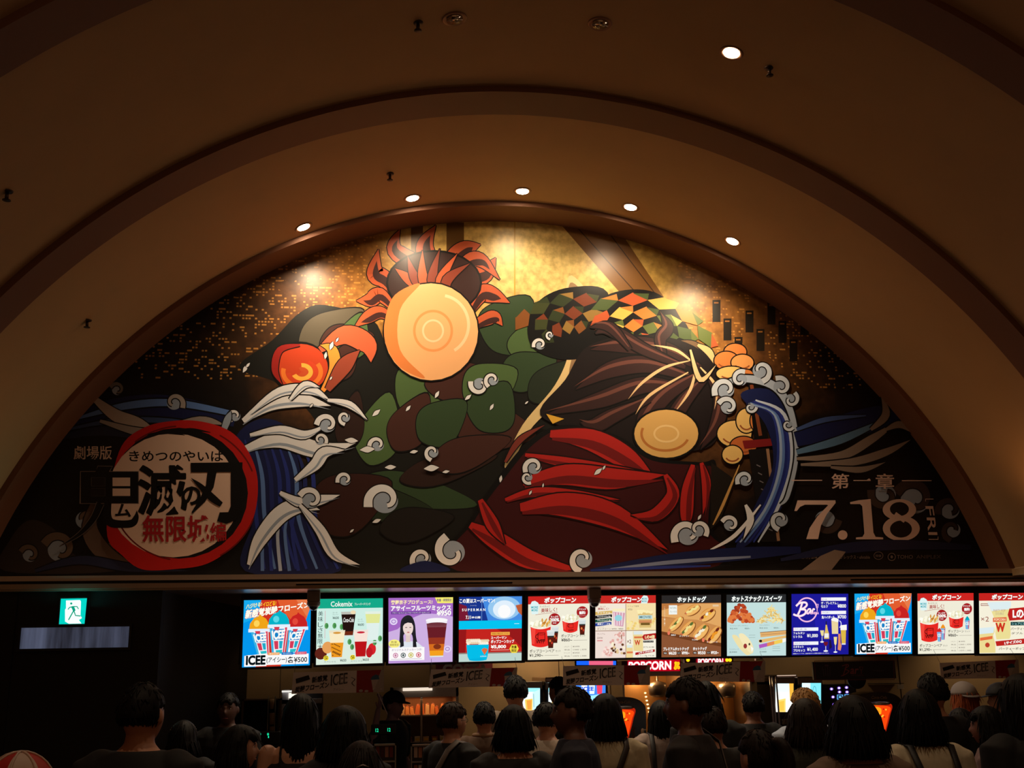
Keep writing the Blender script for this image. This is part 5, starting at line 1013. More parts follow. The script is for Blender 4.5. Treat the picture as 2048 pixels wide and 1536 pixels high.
# wall mounted hood over the amber screen, wall rail with tag, price stand
t = thing('extractor_hood', at(1570, 1358, 11.3), 'small steel hood with a bright front edge above the amber drink machine', 'hood')
m = MB(); pb_(m, 1551, 1350, 1594, 1356, 11.3, 1.18, mat((110,84,74), .4, .4, name='hood_metal')); m.build('body', t, bevel=.005)
m = MB(); pb_(m, 1556, 1350, 1592, 1352, 11.27, .03, mat((255,226,200), .4, 0, .8, name='hood_light')); m.build('edge_light', t)
t = thing('steel_hood', at(1110, 1360, 11.7), 'square steel hood with rounded corners above the half hidden drink machine', 'hood')
m = MB(); pb_(m, 1091, 1354, 1124, 1366, 11.5, .98, mat((190,160,140), .25, .9, name='hood_steel')); m.build('body', t, bevel=.012)
m = MB(); pb_(m, 1750, 1366, 1808, 1368.5, 12.3, .19, mat((40,28,24), .5, name='rail_dark'))
tag(m.build('wall_rail'), 'thin dark rail on the back wall beside the round drop of the bar sign', 'rail')
m = MB(); pb_(m, 1796, 1369, 1807, 1378, 12.28, .01, mat((220,206,190), .6, name='card_white')); tag(m.build('note_card'), 'small white card hanging from the dark wall rail', 'card')
m = MB(); pb_(m, 1512, 1317, 1524, 1321, 10.4, .04, INX); a = at(1524, 1319, 10.42); b = at(1528, 1341, 10.42); m.tube([(a.x, 10.42, a.z), (b.x, 10.42, b.z)], .006, INX); m.box((a.x-.02, 10.41, a.z), (a.x, 10.43, 2.543), DARKP); m.ell((b.x, 10.42, b.z-.012), (.015,.015,.018), mat((230,214,200), .4, name='knob_cream'))
tag(m.build('pull_handle'), 'small metal lever with pale knob beside the fourth banner', 'lever')
# roll-down tubes and plastic curtain strips around the popcorn machines
m = MB()
for x in (1540, 1545, 1552): a = at(x, 1352, 10.8); m.box((a.x-.008, 10.8, .0), (a.x+.008, 10.803, a.z), mat((150,150,170), .15, .3, name='clear_strip'))
tag(m.build('curtain', None), 'clear hanging plastic strips next to the amber drink machine', 'plastic curtain', kind='stuff')
# ------------------------------------------------------------------ counter and what stands on it
cx0 = c0.x+.42
t = thing('service_counter', (3.5, 9.75, 0), 'long dark serving counter with pale top running under the menu screens', 'counter')
m = MB(); m.box((cx0, 9.90, 0), (9.55, 10.4, .96), mat((60,40,32), .5, name='counter_front')); m.build('base', t)
m = MB(); m.box((cx0, 9.84, .96), (9.55, 10.46, 1.0), mat((120,110,104), .3, name='counter_stone')); m.build('counter_top', t, bevel=.006)
m = MB(); m.box((c1.x+.1, 11.3, 0), (9.5, 12.48, .9), mat((70,62,58), .4, .3, name='back_counter')); tag(m.build('back_counter'), 'low back counter along the beige wall carrying the machines', 'counter')
def till(x0, y0, x1, y1, lab, rows):
    t = thing('till_display', at((x0+x1)/2, y1, 9.95), lab, 'cash register', 'tills with green digits')
    m = MB(); a, b = pb_(m, x0, y0, x1, y1, 9.95, .06, mat((8,9,9), .3, name='till_black')); m.box(((a.x+b.x)/2-.03, 9.96, 1.0), ((a.x+b.x)/2+.03, 10.0, a.z), DARKP); m.box((a.x+.02, 9.98, 1.0), (b.x-.02, 10.3, 1.10), DARKP); m.build('case', t, bevel=.005)
    A = Art(pix(9.949), 1.4, .0003)
    for s, q in rows: A.text(s, *q, (20,210,150), .02)
    A.build('digits', t)
till(502, 1463, 560, 1490, 'till display with green digits behind the girl in profile', [('合計 ¥500', (507,1466,522,1470)), ('-', (515,1467,521,1468)), ('1点', (507,1472,513,1476)), ('8', (534,1466,538,1471)), ('1', (536,1472,538,1476))])
till(742, 1448, 792, 1470, 'till display with two green digits in front of the capped worker', [('12', (751,1457,757,1464)), ('12', (775,1456,781,1463))])
def card(x0, y0, x1, y1, lab, Y=9.6, cols=((130,50,44),(80,30,30),(170,120,100))):
    t = thing('snack_display', at((x0+x1)/2, y1, Y), lab, 'display case', 'snack display cases on the counter front')
    m = MB(); a = at(x0, y1, Y); b = at(x1, y0, Y); m.box((a.x, Y+.02, 0), (b.x, Y+.2, b.z), mat((44,34,32), .4, name='case_dark')); m.box((a.x-.01, Y, b.z-.015), (b.x+.01, Y+.2, b.z), INX); m.box((a.x-.01, Y, a.z), (a.x, Y+.2, b.z), INX); m.box((b.x, Y, a.z), (b.x+.01, Y+.2, b.z), INX); zm = (a.z+b.z)/2; m.box((a.x, Y, zm-.006), (b.x, Y+.2, zm+.006), INX); m.build('case', t)
    A = Art(pix(Y+.019), None, .0003)
    for r in range(2):
        for k in range(4):
            X = x0+4+k*(x1-x0-6)/4; Yp = y0+6+r*(y1-y0)/2; A.rect(X, Yp, X+(x1-x0)/6, Yp+(y1-y0)/3.4, cols[(k+r) % 3])
    A.build('packets', t)
card(505, 1497, 550, 1560, 'dim case of red snack packets left of the bare-shouldered woman')
card(748, 1487, 790, 1560, 'case of dark red snack packets below the till of the capped worker')
card(824, 1488, 866, 1560, 'brighter steel case with pale snack packets beside the capped worker', 9.6, ((200,170,150),(180,120,90),(220,210,196)))
# condiment bottles beside the white-shirted customers
for k, (x, y0, y1, c, lab) in enumerate([(1288,1457,1500,(214,190,160),'pale pump bottle on the counter beside the woman with long black hair'),(1275,1474,1510,(170,60,60),'small red bottle on the counter beside the pale pump bottle')]):
    p = at(x, y1, 9.9); h = at(x, y0, 9.9).z-1.0; t = thing('pump_bottle', (p.x, 9.92, 1.0), lab, 'bottle')
    m = MB(); m.lathe([(.028,0),(.032,.02),(.03,h*.6),(.016,h*.74),(.010,h*.8),(.010,h*.88)], mat(c, .35, name='bottle_plastic'), c=(p.x, 9.92, 1.0)); m.build('bottle_body', t)
    m = MB(); m.lathe([(.013,h*.86),(.013,h*.95),(.006,h)], mat((240,226,200), .4, name='pump_cap'), c=(p.x, 9.92, 1.0)); m.tube([(p.x, 9.92, 1.0+h*.97), (p.x+.03, 9.91, 1.0+h*.96)], .005, mat((240,226,200), .4, name='pump_cap')); m.build('pump', t)
# ------------------------------------------------------------------ people
def ringloft(mb, rings, m, n=20):
    "rings: (x, y, z, rx, ry)"
    vs = []; fs = []
    for (x, y, z, rx, ry) in rings:
        for i in range(n): a = 2*pi*i/n; vs.append((x+rx*cos(a), y+ry*sin(a), z))
    for j in range(len(rings)-1):
        for i in range(n): fs.append((j*n+i, j*n+(i+1) % n, (j+1)*n+(i+1) % n, (j+1)*n+i))
    fs.append(tuple(range(n))[::-1]); fs.append(tuple((len(rings)-1)*n+i for i in range(n)))
    mb.add(vs, fs, m, True)
def limb(mb, pts, rad, m, n=14):
    mb.tube(pts, rad, m, n); 
    for p, r in ((pts[0], rad[0]), (pts[-1], rad[-1])): mb.ell(p, (r, r, r), m, 12, 8)
def remesh(mb, name, vox, smooth=2):
    o = mb.build(name); r = o.modifiers.new('r', 'REMESH'); r.mode = 'VOXEL'; r.voxel_size = vox; r.use_smooth_shade = True
    if smooth: s = o.modifiers.new('s', 'SMOOTH'); s.iterations = smooth; s.factor = .5
    dg = bpy.context.evaluated_depsgraph_get(); dg.update(); me = bpy.data.meshes.new_from_object(o.evaluated_get(dg)); me.name = name
    bpy.data.objects.remove(o)
    me.materials.clear(); me.materials.append(None)
    return me
SK0 = mat((196,140,112), .5, name='skin')
HC = Vector((0, .012, 1.575))
def head_pts(mb):
    n, k = 36, 28; vs = []; fs = []
    for j in range(1, k):
        th = pi*j/k
        for i in range(n):
            ph = 2*pi*i/n; x = sin(th)*cos(ph); y = sin(th)*sin(ph); z = cos(th)
            jaw = 1-.26*max(0, -z)**1.3
            rx, ry, rz = .076*jaw, .096, .118
            X, Y, Z = x*rx, y*ry, z*rz
            if z < 0: Y += .012*(-z) if y > 0 else .020*(-z)
            if y > 0:
                g = lambda cx, cz, sx, sz: math.exp(-((X-cx)/sx)**2-((Z-cz)/sz)**2)
                Y += .024*g(0,-.022,.011,.018)+.010*g(0,.004,.010,.020)+.006*g(0,.028,.04,.010)-.010*g(.031,.012,.015,.010)-.010*g(-.031,.012,.015,.010)+.007*g(0,-.056,.022,.007)+.005*g(0,-.068,.018,.005)+.010*g(0,-.098,.024,.014)
            vs.append((HC.x+X, HC.y+Y, HC.z+Z))
    for j in range(k-2):
        for i in range(n): fs.append((j*n+i, (j+1)*n+i, (j+1)*n+(i+1) % n, j*n+(i+1) % n))
    a = len(vs); vs += [(HC.x, HC.y, HC.z+.118), (HC.x, HC.y+.016, HC.z-.118)]
    for i in range(n): fs.append((a, i, (i+1) % n)); fs.append((a+1, (k-2)*n+(i+1) % n, (k-2)*n+i))
    mb.add(vs, fs, SK0, True)
    for s in (-1, 1): mb.ell((s*.080, .002, 1.572), (.010, .018, .030), SK0, 10, 8)
POSE = {
 'stand': {1: ((.185,0,1.375), (.225,-.025,1.10), (.235,.05,.87)), -1: ((-.185,0,1.375), (-.225,-.025,1.10), (-.235,.05,.87))},
 'phone': {1: ((.185,0,1.375), (.215,.02,1.11), (.10,.24,1.20)), -1: ((-.185,0,1.375), (-.215,.02,1.11), (-.06,.25,1.17))},
 'reach': {-1: ((-.185,0,1.375), (-.225,-.02,1.10), (-.20,.12,.92)), 1: ((.185,0,1.375), (.39,.04,1.27), (.40,.10,1.56))},
}
def hand(mb, w, d, sg, curl):
    w = Vector(w); d = Vector(d).normalized(); ref = Vector((0,0,1)) if abs(d.z) < .8 else Vector((0,1,0))
    side = d.cross(ref).normalized(); nrm = side.cross(d)
    mb.tube([w, w+d*.03, w+d*.085], [.024,.032,.034], SK0, 12, .5, up=side)
    for k, (o, L) in enumerate(((-.026,.062),(-.009,.072),(.009,.068),(.025,.054))):
        b = w+d*.08+side*o; c1_ = b+d*L*.5-nrm*curl*L*.25; c2 = c1_+d*L*.35*(1-curl*.4)-nrm*curl*L*.45; c3 = c2+d*L*.2*(1-curl)-nrm*curl*L*.3
        mb.tube([b, c1_, c2, c3], [.009,.0088,.008,.0065], SK0, 8)
    b = w+d*.03-side*sg*.024; mb.tube([b, b-side*sg*.025+d*.02, b-side*sg*.035+d*.045-nrm*.01], [.012,.010,.008], SK0, 8)
def torso(e=0.0, z0=.86, z1=1.46, flat=False):
    R = [(.80,.0,.150,.105),(.86,0,.165,.115),(.93,0,.172,.120),(1.02,.0,.146,.103),(1.10,.0,.142,.102),(1.20,.003,.160,.112),(1.30,.0,.178,.115),(1.37,-.004,.172,.098),(1.415,-.006,.125,.078),(1.445,-.004,.085,.064),(1.47,-.001,.058,.056)]
    return [(0, y, z, a+e, b+e) for z, y, a, b in R if z0 <= z <= z1]
def base_body(pose):
    mb = MB(); ringloft(mb, torso(0, .8, 1.47)+[(0,.002,1.50,.054,.055),(0,.008,1.56,.052,.052)], SK0)
    for s in (-1, 1):
        a, b, c = POSE[pose][s]; limb(mb, [a, tuple((Vector(a)+Vector(b))/2), b], [.055,.046,.038], SK0); limb(mb, [b, tuple((Vector(b)*.6+Vector(c)*.4)), c], [.038,.037,.024], SK0)
        d = Vector(c)-Vector(b); hand(mb, Vector(c), d if pose == 'stand' else d+Vector((0,.06,.02)), s, .35 if pose == 'stand' else .75)
        limb(mb, [(s*.09,0,.86), (s*.098,.006,.66), (s*.10,.0,.48)], [.092,.078,.056], SK0); limb(mb, [(s*.10,0,.48), (s*.105,-.018,.34), (s*.105,-.015,.10)], [.056,.056,.037], SK0)
        mb.ell((s*.11, .05, .045), (.044,.125,.042), SK0)
    head_pts(mb)
    return remesh(mb, 'body', .0085, 1)
BODY = {k: base_body(k) for k in POSE}
def shirt(pose, kind):
    mb = MB(); z1 = {'tee': 1.45, 'strap': 1.31, 'wide': 1.42}[kind]
    e = .024; rr = torso(e, .86, z1)
    if kind == 'strap': rr.append((0,.0,1.335,.165,.10))
    ringloft(mb, [(0,0,.80,.185,.135)]+rr, SK0, 24)
    if kind != 'strap':
        for s in (-1, 1):
            a, b, c = (Vector(q) for q in POSE[pose][s]); limb(mb, [a+Vector((-s*.03,0,.0)), a, (a+b)/2, b*.85+a*.15], [.078,.084,.076,.073], SK0)
    else:
        for s in (-1, 1): mb.tube([(s*.10,-.105,1.30), (s*.105,-.085,1.39), (s*.10,-.02,1.435), (s*.10,.07,1.40), (s*.09,.11,1.31)], [.012]*5, SK0, 8)
    return remesh(mb, 'shirt', .010, 6)
SHIRT = {}
def trousers():
    mb = MB(); ringloft(mb, [(0,0,.78,.165,.12),(0,0,.86,.178,.128),(0,0,.95,.178,.128),(0,0,1.0,.160,.115)], SK0)
    for s in (-1, 1): limb(mb, [(s*.09,0,.86), (s*.10,.004,.6), (s*.102,0,.45), (s*.105,-.012,.12)], [.105,.088,.076,.066], SK0)
    return remesh(mb, 'trousers', .014, 3)
TROU = trousers()
def shoes():
    mb = MB()
    for s in (-1, 1): mb.ell((s*.11,.055,.048), (.052,.14,.05), SK0); mb.ell((s*.108,-.02,.08), (.048,.06,.05), SK0)
    return remesh(mb, 'shoes', .012, 1)
SHO = shoes()
def hair(style, seed=0):
    "closed shell of hair round the head: grid in angle and height, face side drawn inside the head"
    rnd = random.Random(seed); n, k = 72, 34
    zb = {'short': 1.538, 'bob': 1.455, 'bobwide': 1.44, 'long': 1.20, 'verylong': 1.10, 'up': 1.53}[style]
    th = {'short': .017, 'bob': .026, 'bobwide': .036, 'long': .024, 'verylong': .026, 'up': .018}[style]
    zt_ = HC.z+.118+th*1.05; vs = []; fs = []; ph0 = [rnd.random()*6 for _ in range(5)]
    for j in range(k+1):
        t = j/k; z = zt_+(zb-zt_)*t**1.0
        if j < 9: z = HC.z+(zt_-HC.z)*cos(pi/2*j/9*.999)
        else: z = HC.z+(zb-HC.z)*((j-8)/(k-8))
        for i in range(n):
            ph = 2*pi*i/n; cx, sy = cos(ph), sin(ph)
            if j < 9: f = sin(pi/2*(j+.001)/9); rx = (.078+th)*f; ry = (.098+th)*f
            else:
                u = (z-HC.z)/(zb-HC.z)
                if style in ('short', 'up'): rx = (.078+th)*(1-.20*u-.16*u**3); ry = (.098+th)*(1-.10*u-.34*u**2.2)
                elif style in ('bob', 'bobwide'): rx = (.078+th)*(1+.14*sin(pi*min(1,u*.85))-.10*u**4); ry = (.098+th)*(1+.06*sin(pi*u)-.22*u**3)
                else: rx = (.080+th)*(1+.10*sin(pi*min(1,u*1.3))-.05*u); ry = (.098+th)*(1-.38*u)
            wv = 1+.010*sin(17*ph+ph0[0]+z*9)+.012*sin(31*ph+ph0[1]-z*5)+.008*sin(53*ph+ph0[2])+.012*sin(5*ph+ph0[3]+z*16)
            wv += (rnd.random()-.5)*.006
            front = max(0, sy-.30)/.70
            lim = HC.z+.055+.012*sin(7*ph+ph0[4])
            yb = 0
            if style in ('short', 'up') and sy > -.22 and z < HC.z+.028 and abs(cx) > .5: cx *= .78
            if front > 0 and z < lim: q_ = min(1, (lim-z)/.02); s_ = 1-q_*min(1, front*3)*.42; cx *= (1 if abs(cx) > .9 else s_); sy *= s_
            if j >= 9 and style in ('long', 'verylong'): yb = -.018*((z-HC.z)/(zb-HC.z))
            x = rx*cx*wv; y = ry*sy*wv
            vs.append((HC.x+x, HC.y-.006+y+yb, z+(0 if j < k-3 else (rnd.random()-.5)*.012)))
    for j in range(k):
        for i in range(n): fs.append((j*n+i, (j+1)*n+i, (j+1)*n+(i+1) % n, j*n+(i+1) % n))
    fs.append(tuple(range(n))); fs.append(tuple(k*n+i for i in range(n))[::-1])
    short = style in ('short', 'up')
    for q_ in range(420 if short else 300):
        j = rnd.randrange(1 if short else 4, k-(4 if short else 2)); i = rnd.randrange(n); p = Vector(vs[j*n+i]); 
        if p.y > HC.y+.03 and p.z < HC.z+.06: continue
        if short and p.y > HC.y-.03 and p.z < HC.z+.04: continue
        dn = Vector(vs[min(k, j+2)*n+i])-p; out = Vector((p.x-HC.x, p.y-HC.y, max(0, p.z-HC.z))).normalized()
        if dn.length < 1e-5: continue
        dn.normalize(); sw = out.cross(dn)*(rnd.random()-.5)*(1.2 if short else .35); L = (.016+.022*rnd.random()) if short else (.06+.10*rnd.random())
        if not short: L = min(L, max(.02, p.z-zb+.015*rnd.random()))
        lift = (.35 if short else .05)*rnd.random(); w = .0045+.004*rnd.random(); b0 = len(vs); side = out.cross(dn).normalized(); ax = (dn+sw).normalized()
        for s_ in range(5):
            t = s_/4; c = p+ax*L*t+out*(lift*L*t*t*(1.6-t))+out*(.002*sin(pi*t)); ww = w*(1-t)**.7+.0004
            vs += [tuple(c+side*ww), tuple(c+out*ww*.6), tuple(c-side*ww), tuple(c-out*ww*.8)]
        for s_ in range(4):
            for e_ in range(4): fs.append((b0+s_*4+e_, b0+s_*4+(e_+1) % 4, b0+(s_+1)*4+(e_+1) % 4, b0+(s_+1)*4+e_))
    me = bpy.data.meshes.new('hair'); me.from_pydata(vs, [], fs); me.materials.append(None); me.polygons.foreach_set('use_smooth', [True]*len(fs)); me.update()
    return me
HAIR = {s: hair(s, i) for i, s in enumerate(('short', 'bob', 'bobwide', 'long', 'verylong', 'up'))}
def hairmat(c):
    key = ('hm', c)
    if key in _mats: return _mats[key]
    m = bpy.data.materials.new('hair_strands'); m.use_nodes = True; nt = m.node_tree; b = nt.nodes['Principled BSDF']
    b.inputs['Roughness'].default_value = .55; b.inputs['Specular IOR Level'].default_value = .18
    tc = nt.nodes.new('ShaderNodeTexCoord'); mp = nt.nodes.new('ShaderNodeMapping'); mp.inputs['Scale'].default_value = (120,120,5); nz = nt.nodes.new('ShaderNodeTexNoise'); nz.inputs['Scale'].default_value = 1.2; nz.inputs['Detail'].default_value = 4
    rp = nt.nodes.new('ShaderNodeValToRGB'); l = lin(c); rp.color_ramp.elements[0].color = (*[v*.45 for v in l], 1); rp.color_ramp.elements[1].color = (*[min(1, v*1.5) for v in l], 1); rp.color_ramp.elements[0].position = .3; rp.color_ramp.elements[1].position = .7
    nt.links.new(tc.outputs['Object'], mp.inputs[0]); nt.links.new(mp.outputs[0], nz.inputs['Vector']); nt.links.new(nz.outputs['Fac'], rp.inputs[0]); nt.links.new(rp.outputs[0], b.inputs['Base Color'])
    bp = nt.nodes.new('ShaderNodeBump'); bp.inputs['Strength'].default_value = .5; bp.inputs['Distance'].default_value = .002; nt.links.new(nz.outputs['Fac'], bp.inputs['Height']); nt.links.new(bp.outputs['Normal'], b.inputs['Normal'])
    _mats[key] = m; return m
def part(me, name, root, m):
    o = bpy.data.objects.new(name, me); COL.objects.link(o); o.parent = root
    o.material_slots[0].link = 'OBJECT'; o.material_slots[0].material = m
    return o
def mb_part(mb, name, root):
    o = mb.build(name); o.parent = root; return o
def eyes(root):
    m = MB()
    for s in (-1, 1): m.ell((s*.031, .084, 1.587), (.011,.010,.008), mat((214,208,204), .2, name='eye_white'), 12, 8); m.ell((s*.031, .0925, 1.587), (.005,.003,.005), mat((26,16,12), .1, name='iris'), 10, 6)
    mb_part(m, 'eyes', root)
    m = MB()
    for s in (-1, 1): m.tube([(s*.016,.100,1.602),(s*.032,.099,1.607),(s*.046,.090,1.603)], [.0022,.003,.0015], mat((20,16,14), .6, name='brow'), 6)
    m.tube([(-.022,.100,1.513),(0,.108,1.515),(.022,.100,1.513)], [.0015,.003,.0015], mat((150,80,74), .5, name='lips'), 6); mb_part(m, 'facial_features', root)
def straps(root, kind, c):
    mt_ = mat(c, .55, name='strap_webbing'); m = MB()
    if kind == 'pack':
        for s in (-1, 1): m.tube([(s*.10,-.135,1.05),(s*.11,-.138,1.20),(s*.11,-.125,1.33),(s*.105,-.06,1.425),(s*.10,.03,1.44),(s*.10,.11,1.37),(s*.11,.14,1.2)], [.020]*7, mt_, 8, .25)
    elif kind == 'harness':
        for s in (-1, 1): m.tube([(s*.06,-.140,.98),(s*.075,-.135,1.2),(s*.10,-.13,1.33),(s*.11,-.06,1.43),(s*.10,.04,1.44),(s*.10,.12,1.35)], [.018]*6, mt_, 8, .25)
        m.tube([(-.11,-.133,1.27),(0,-.143,1.265),(.11,-.133,1.27)], [.018]*3, mt_, 8, .25)
    elif kind == 'cross': m.tube([(-.16,-.10,.98),(-.06,-.135,1.14),(.04,-.138,1.28),(.10,-.10,1.39),(.11,-.03,1.445),(.09,.07,1.42),(0,.14,1.25)], [.020]*7, mt_, 8, .25)
    m.v = [(x*1.03, y*1.10-(.008 if y < 0 else 0), z+(.014 if z > 1.35 else 0)) for x, y, z in m.v]
    o = mb_part(m, 'bag_strap', root)
def cap(root, c, back, brim=True):
    m = MB(); cm = mat(c, .7, name='cap_cloth'); n, k = 32, 8; vs = []; fs = []
    for j in range(k+1):
        a = pi/2*j/k
        for i in range(n): ph = 2*pi*i/n; vs.append((HC.x+.104*sin(a)*cos(ph), HC.y-.004+.124*sin(a)*sin(ph), HC.z+.045+.110*cos(a)))
    for j in range(k):
        for i in range(n): fs.append((j*n+i, (j+1)*n+i, (j+1)*n+(i+1) % n, j*n+(i+1) % n))
    fs.append(tuple(k*n+i for i in range(n))[::-1]); m.add(vs, fs, cm, True); o = mb_part(m, 'cap', root)
    if brim:
        s = -1 if back else 1; m = MB(); vs = []; N = 14
        for i in range(N+1):
            a = pi*i/N; vs.append((.080*cos(a), HC.y+s*(.06+.03*sin(a)), HC.z+.050)); vs.append((.070*cos(a), HC.y+s*(.11+.07*sin(a)), HC.z+.040-.012*sin(a)))
        vs2 = [(x, y, z-.006) for x, y, z in vs]; M = len(vs)
        fs = [(2*i,2*i+1,2*i+3,2*i+2) for i in range(N)]+[(M+2*i,M+2*i+2,M+2*i+3,M+2*i+1) for i in range(N)]+[(2*i+1,M+2*i+1,M+2*i+3,2*i+3) for i in range(N)]
        m.add(vs+vs2, fs, mat(tuple(max(0, int(v*.8)) for v in c), .7, name='cap_cloth'), True); b = mb_part(m, 'cap_brim', root)
PN = [0]
PEOPLE = []
def person(cx, top, Y, rot, hs, hc, sc, label, pose='stand', kind='tee', skin=(196,140,112), tc=(24,24,30), fat=1.0, face=False, strap=None, capc=None, capback=False, pony=False, extra=None, hw=1.0, glasses=False, collar=None, earring=False, neck=False):
    p = at(cx, top, Y); BH = 1.715 if not capc else 1.73; s = p.z/BH
    r = bpy.data.objects.new('person', None); COL.objects.link(r); r.location = (p.x+sin(radians(rot))*0, Y, 0); r.rotation_euler.z = radians(rot); r.scale = (s*fat, s, s)
    tag(r, label, 'person', 'people queueing at the counter')
    part(BODY[pose], 'body', r, mat(skin, .5, name='skin'))
    if (pose, kind) not in SHIRT: SHIRT[(pose, kind)] = shirt(pose, kind)
    part(SHIRT[(pose, kind)], 'shirt' if kind != 'strap' else 'camisole', r, mat(sc, .8, name='shirt_cloth', noise=.15, nscale=30))
    part(TROU, 'trousers', r, mat(tc, .8, name='trouser_cloth')); part(SHO, 'shoes', r, mat((30,28,28), .5, name='shoe_leather'))
    h = part(HAIR[hs], 'hair', r, hairmat(hc)); h.scale = (hw, hw, 1); h.location = (0, 0, 0)
    if pony:
        m = MB(); m.tube(spline([(0,-.10,1.66),(.0,-.16,1.65),(.01,-.18,1.57),(.0,-.16,1.46),(.0,-.15,1.38)], 4), [.018+.016*sin(pi*min(1,i/16)) for i in range(17)], SK0, 10); o = mb_part(m, 'ponytail', r); o.data.materials[0] = hairmat(hc)
        m = MB(); m.lathe([(.024,-.008),(.026,0),(.024,.008)], mat((16,14,16), .5, name='hair_tie'), c=(0,-.125,1.657), axis='y', n=16); mb_part(m, 'hair_tie', r)
    if face: eyes(r)
    if strap: straps(r, *strap)
    if capc: cap(r, capc, capback)
    if collar:
        m = MB(); m.tube([(.085*cos(a*pi/10), .0+.075*sin(a*pi/10)-.004, 1.452) for a in range(21)], [.016]*21, mat(collar, .7, name='collar_cloth'), 8); mb_part(m, 'collar', r)
    if glasses:
        m = MB(); gm_ = mat((30,26,26), .3, name='glasses_frame')
        for q in (-1, 1): m.tube([(q*.031+.019*cos(a*pi/8), .103, 1.586+.015*sin(a*pi/8)) for a in range(17)], .0018, gm_, 6); m.tube([(q*.05,.10,1.59),(q*.078,.06,1.59),(q*.084,.0,1.585)], .0018, gm_, 6)
        m.tube([(-.012,.104,1.588),(.012,.104,1.588)], .0016, gm_, 6); mb_part(m, 'glasses', r)
    if earring:
        m = MB(); m.ell((.088,.0,1.535), (.006,.006,.009), mat((240,230,220), .15, .8, name='pearl'), 10, 6); m.ell((-.088,.0,1.535), (.006,.006,.009), mat((240,230,220), .15, .8, name='pearl'), 10, 6); mb_part(m, 'earrings', r)
    if neck:
        m = MB(); m.tube([(.068*cos(a*pi/10), .066*sin(a*pi/10), 1.462+.006*sin(a*pi/10)) for a in range(21)], [.0025]*21, mat((220,180,90), .2, 1, name='gold_chain'), 6); mb_part(m, 'necklace', r)
    if extra: extra(r)
    return r
BK = (20,17,17); BN = (44,28,20); DBN = (30,22,19)
def tee_text(r):
    A = Art(lambda u, v: (u, -.150, v), None, .0008)
    for t, u0, z0, u1, z1 in (('G', -.01, 1.335, .05, 1.27), ('OU', -.03, 1.235, .07, 1.175)):
        vs, fs, gw, gh = glyphs(t, .016); A.put([(u0+(u1-u0)*a, z0+(z1-z0)*b) for a, b in vs], fs, (24,24,26))
    mb_part(A, 'printed_letters', r)
def phone(r):
    m = MB(); c = Vector((.02, .35, 1.24)); m.box((c.x-.075, c.y-.004, c.z-.04), (c.x+.075, c.y+.004, c.z+.04), mat((20,20,22), .2, name='phone_case')); m.box((c.x-.07, c.y-.006, c.z-.036), (c.x+.07, c.y-.004, c.z+.036), mat((90,80,90), .2, 0, .10, name='phone_screen')); 
    return m
def headband(r):
    m = MB(); pts = [(.100*cos(a), -.01+.02*sin(a)*0, 1.60+.105*sin(a)) for a in [pi*i/20 for i in range(21)]]; m.tube(pts, [.006]*21, mat((40,34,34), .5, name='band')); 
    for i in range(3, 18): m.ell((pts[i][0]*1.05, pts[i][1], 1.60+(pts[i][2]-1.60)*1.06), (.004,.004,.004), mat((200,196,190), .2, .5, name='bead'), 8, 5)
    mb_part(m, 'beaded_headband', r)
def clip(r):
    m = MB(); m.tube([(-.03,-.118,1.60),(0,-.126,1.612),(.03,-.118,1.60)], [.006,.010,.006], mat((170,160,156), .3, .6, name='clip_metal'), 8, .5); mb_part(m, 'hair_clip', r)
P_ = person
# rot 0 looks at the counter, +90 looks towards the black wall, -90 towards the bar
P_(287,1362,5.1,-18,'short',BK,(26,26,28),'man in dark shirt standing alone before the black wall under the exit sign', fat=1.05, hw=.94)
P_(368,1441,8.0,0,'bob',BK,(24,22,26),'person with beaded headband between the lone man and the girl with a phone', extra=headband)
P_(458,1384,9.35,175,'short',BK,(22,20,22),'dim figure facing the camera in front of the shelf unit', face=True, skin=(92,62,52))
P_(478,1450,6.5,-80,'bob',BK,(20,20,24),'girl seen from the side with dark hair holding a lit phone', 'phone', face=True, earring=True)
P_(602,1388,7.0,0,'verylong',(14,12,12),(22,20,22),'woman with very long black hair and bare shoulders in a strappy top', kind='strap', skin=(204,148,118), tc=(20,20,24))
P_(690,1416,6.2,10,'bobwide',(13,12,12),(20,20,22),'person with large round black hair right behind the long-haired woman', hw=1.08)
P_(722,1482,5.2,5,'long',(40,34,34),(24,22,24),'short person with glossy hair and a clip, lowest head before the capped worker', extra=clip)
W1 = P_(786,1380,10.9,-125,'short',BK,(16,16,18),'worker in black cap and black shirt raising one arm with a thin stick', 'reach', face=True, capc=(16,16,18), skin=(150,120,130))
P_(903,1402,7.5,-55,'short',BN,(24,22,24),'boy with brown-black hair turned towards the bar, shoulder bag on a dark shirt', face=True, strap=('cross', (120,110,104)), glasses=True)
P_(968,1402,8.65,0,'short',BK,(92,64,44),'person in brown shirt with tan collar, seen from behind', collar=(150,112,78))
P_(1030,1349,9.15,5,'short',BK,(150,134,118),'tall man in a grey beige shirt standing against the lit machines', fat=1.05)
P_(1027,1410,6.5,0,'bob',(12,10,10),(40,36,36),'woman with a smooth black bob, bare nape and dark checked top', kind='wide', skin=(214,150,116), earring=True)
P_(1092,1403,7.9,-50,'short',BK,(206,186,168),'short-haired man in a white T-shirt leaning towards the sideways man', face=True, fat=1.1)
P_(1124,1440,8.9,0,'short',BK,(196,176,150),'person in a pale top with black letters on the back, half hidden', extra=tee_text)
P_(1118,1352,10.7,40,'short',BK,(24,24,26),'dark-haired person whose head shows just beside the third banner')
P_(1146,1371,6.1,80,'short',DBN,(34,32,48),'older man in dark navy shirt seen from the side, facing the black wall', face=True, skin=(110,72,58), fat=1.05, glasses=False)
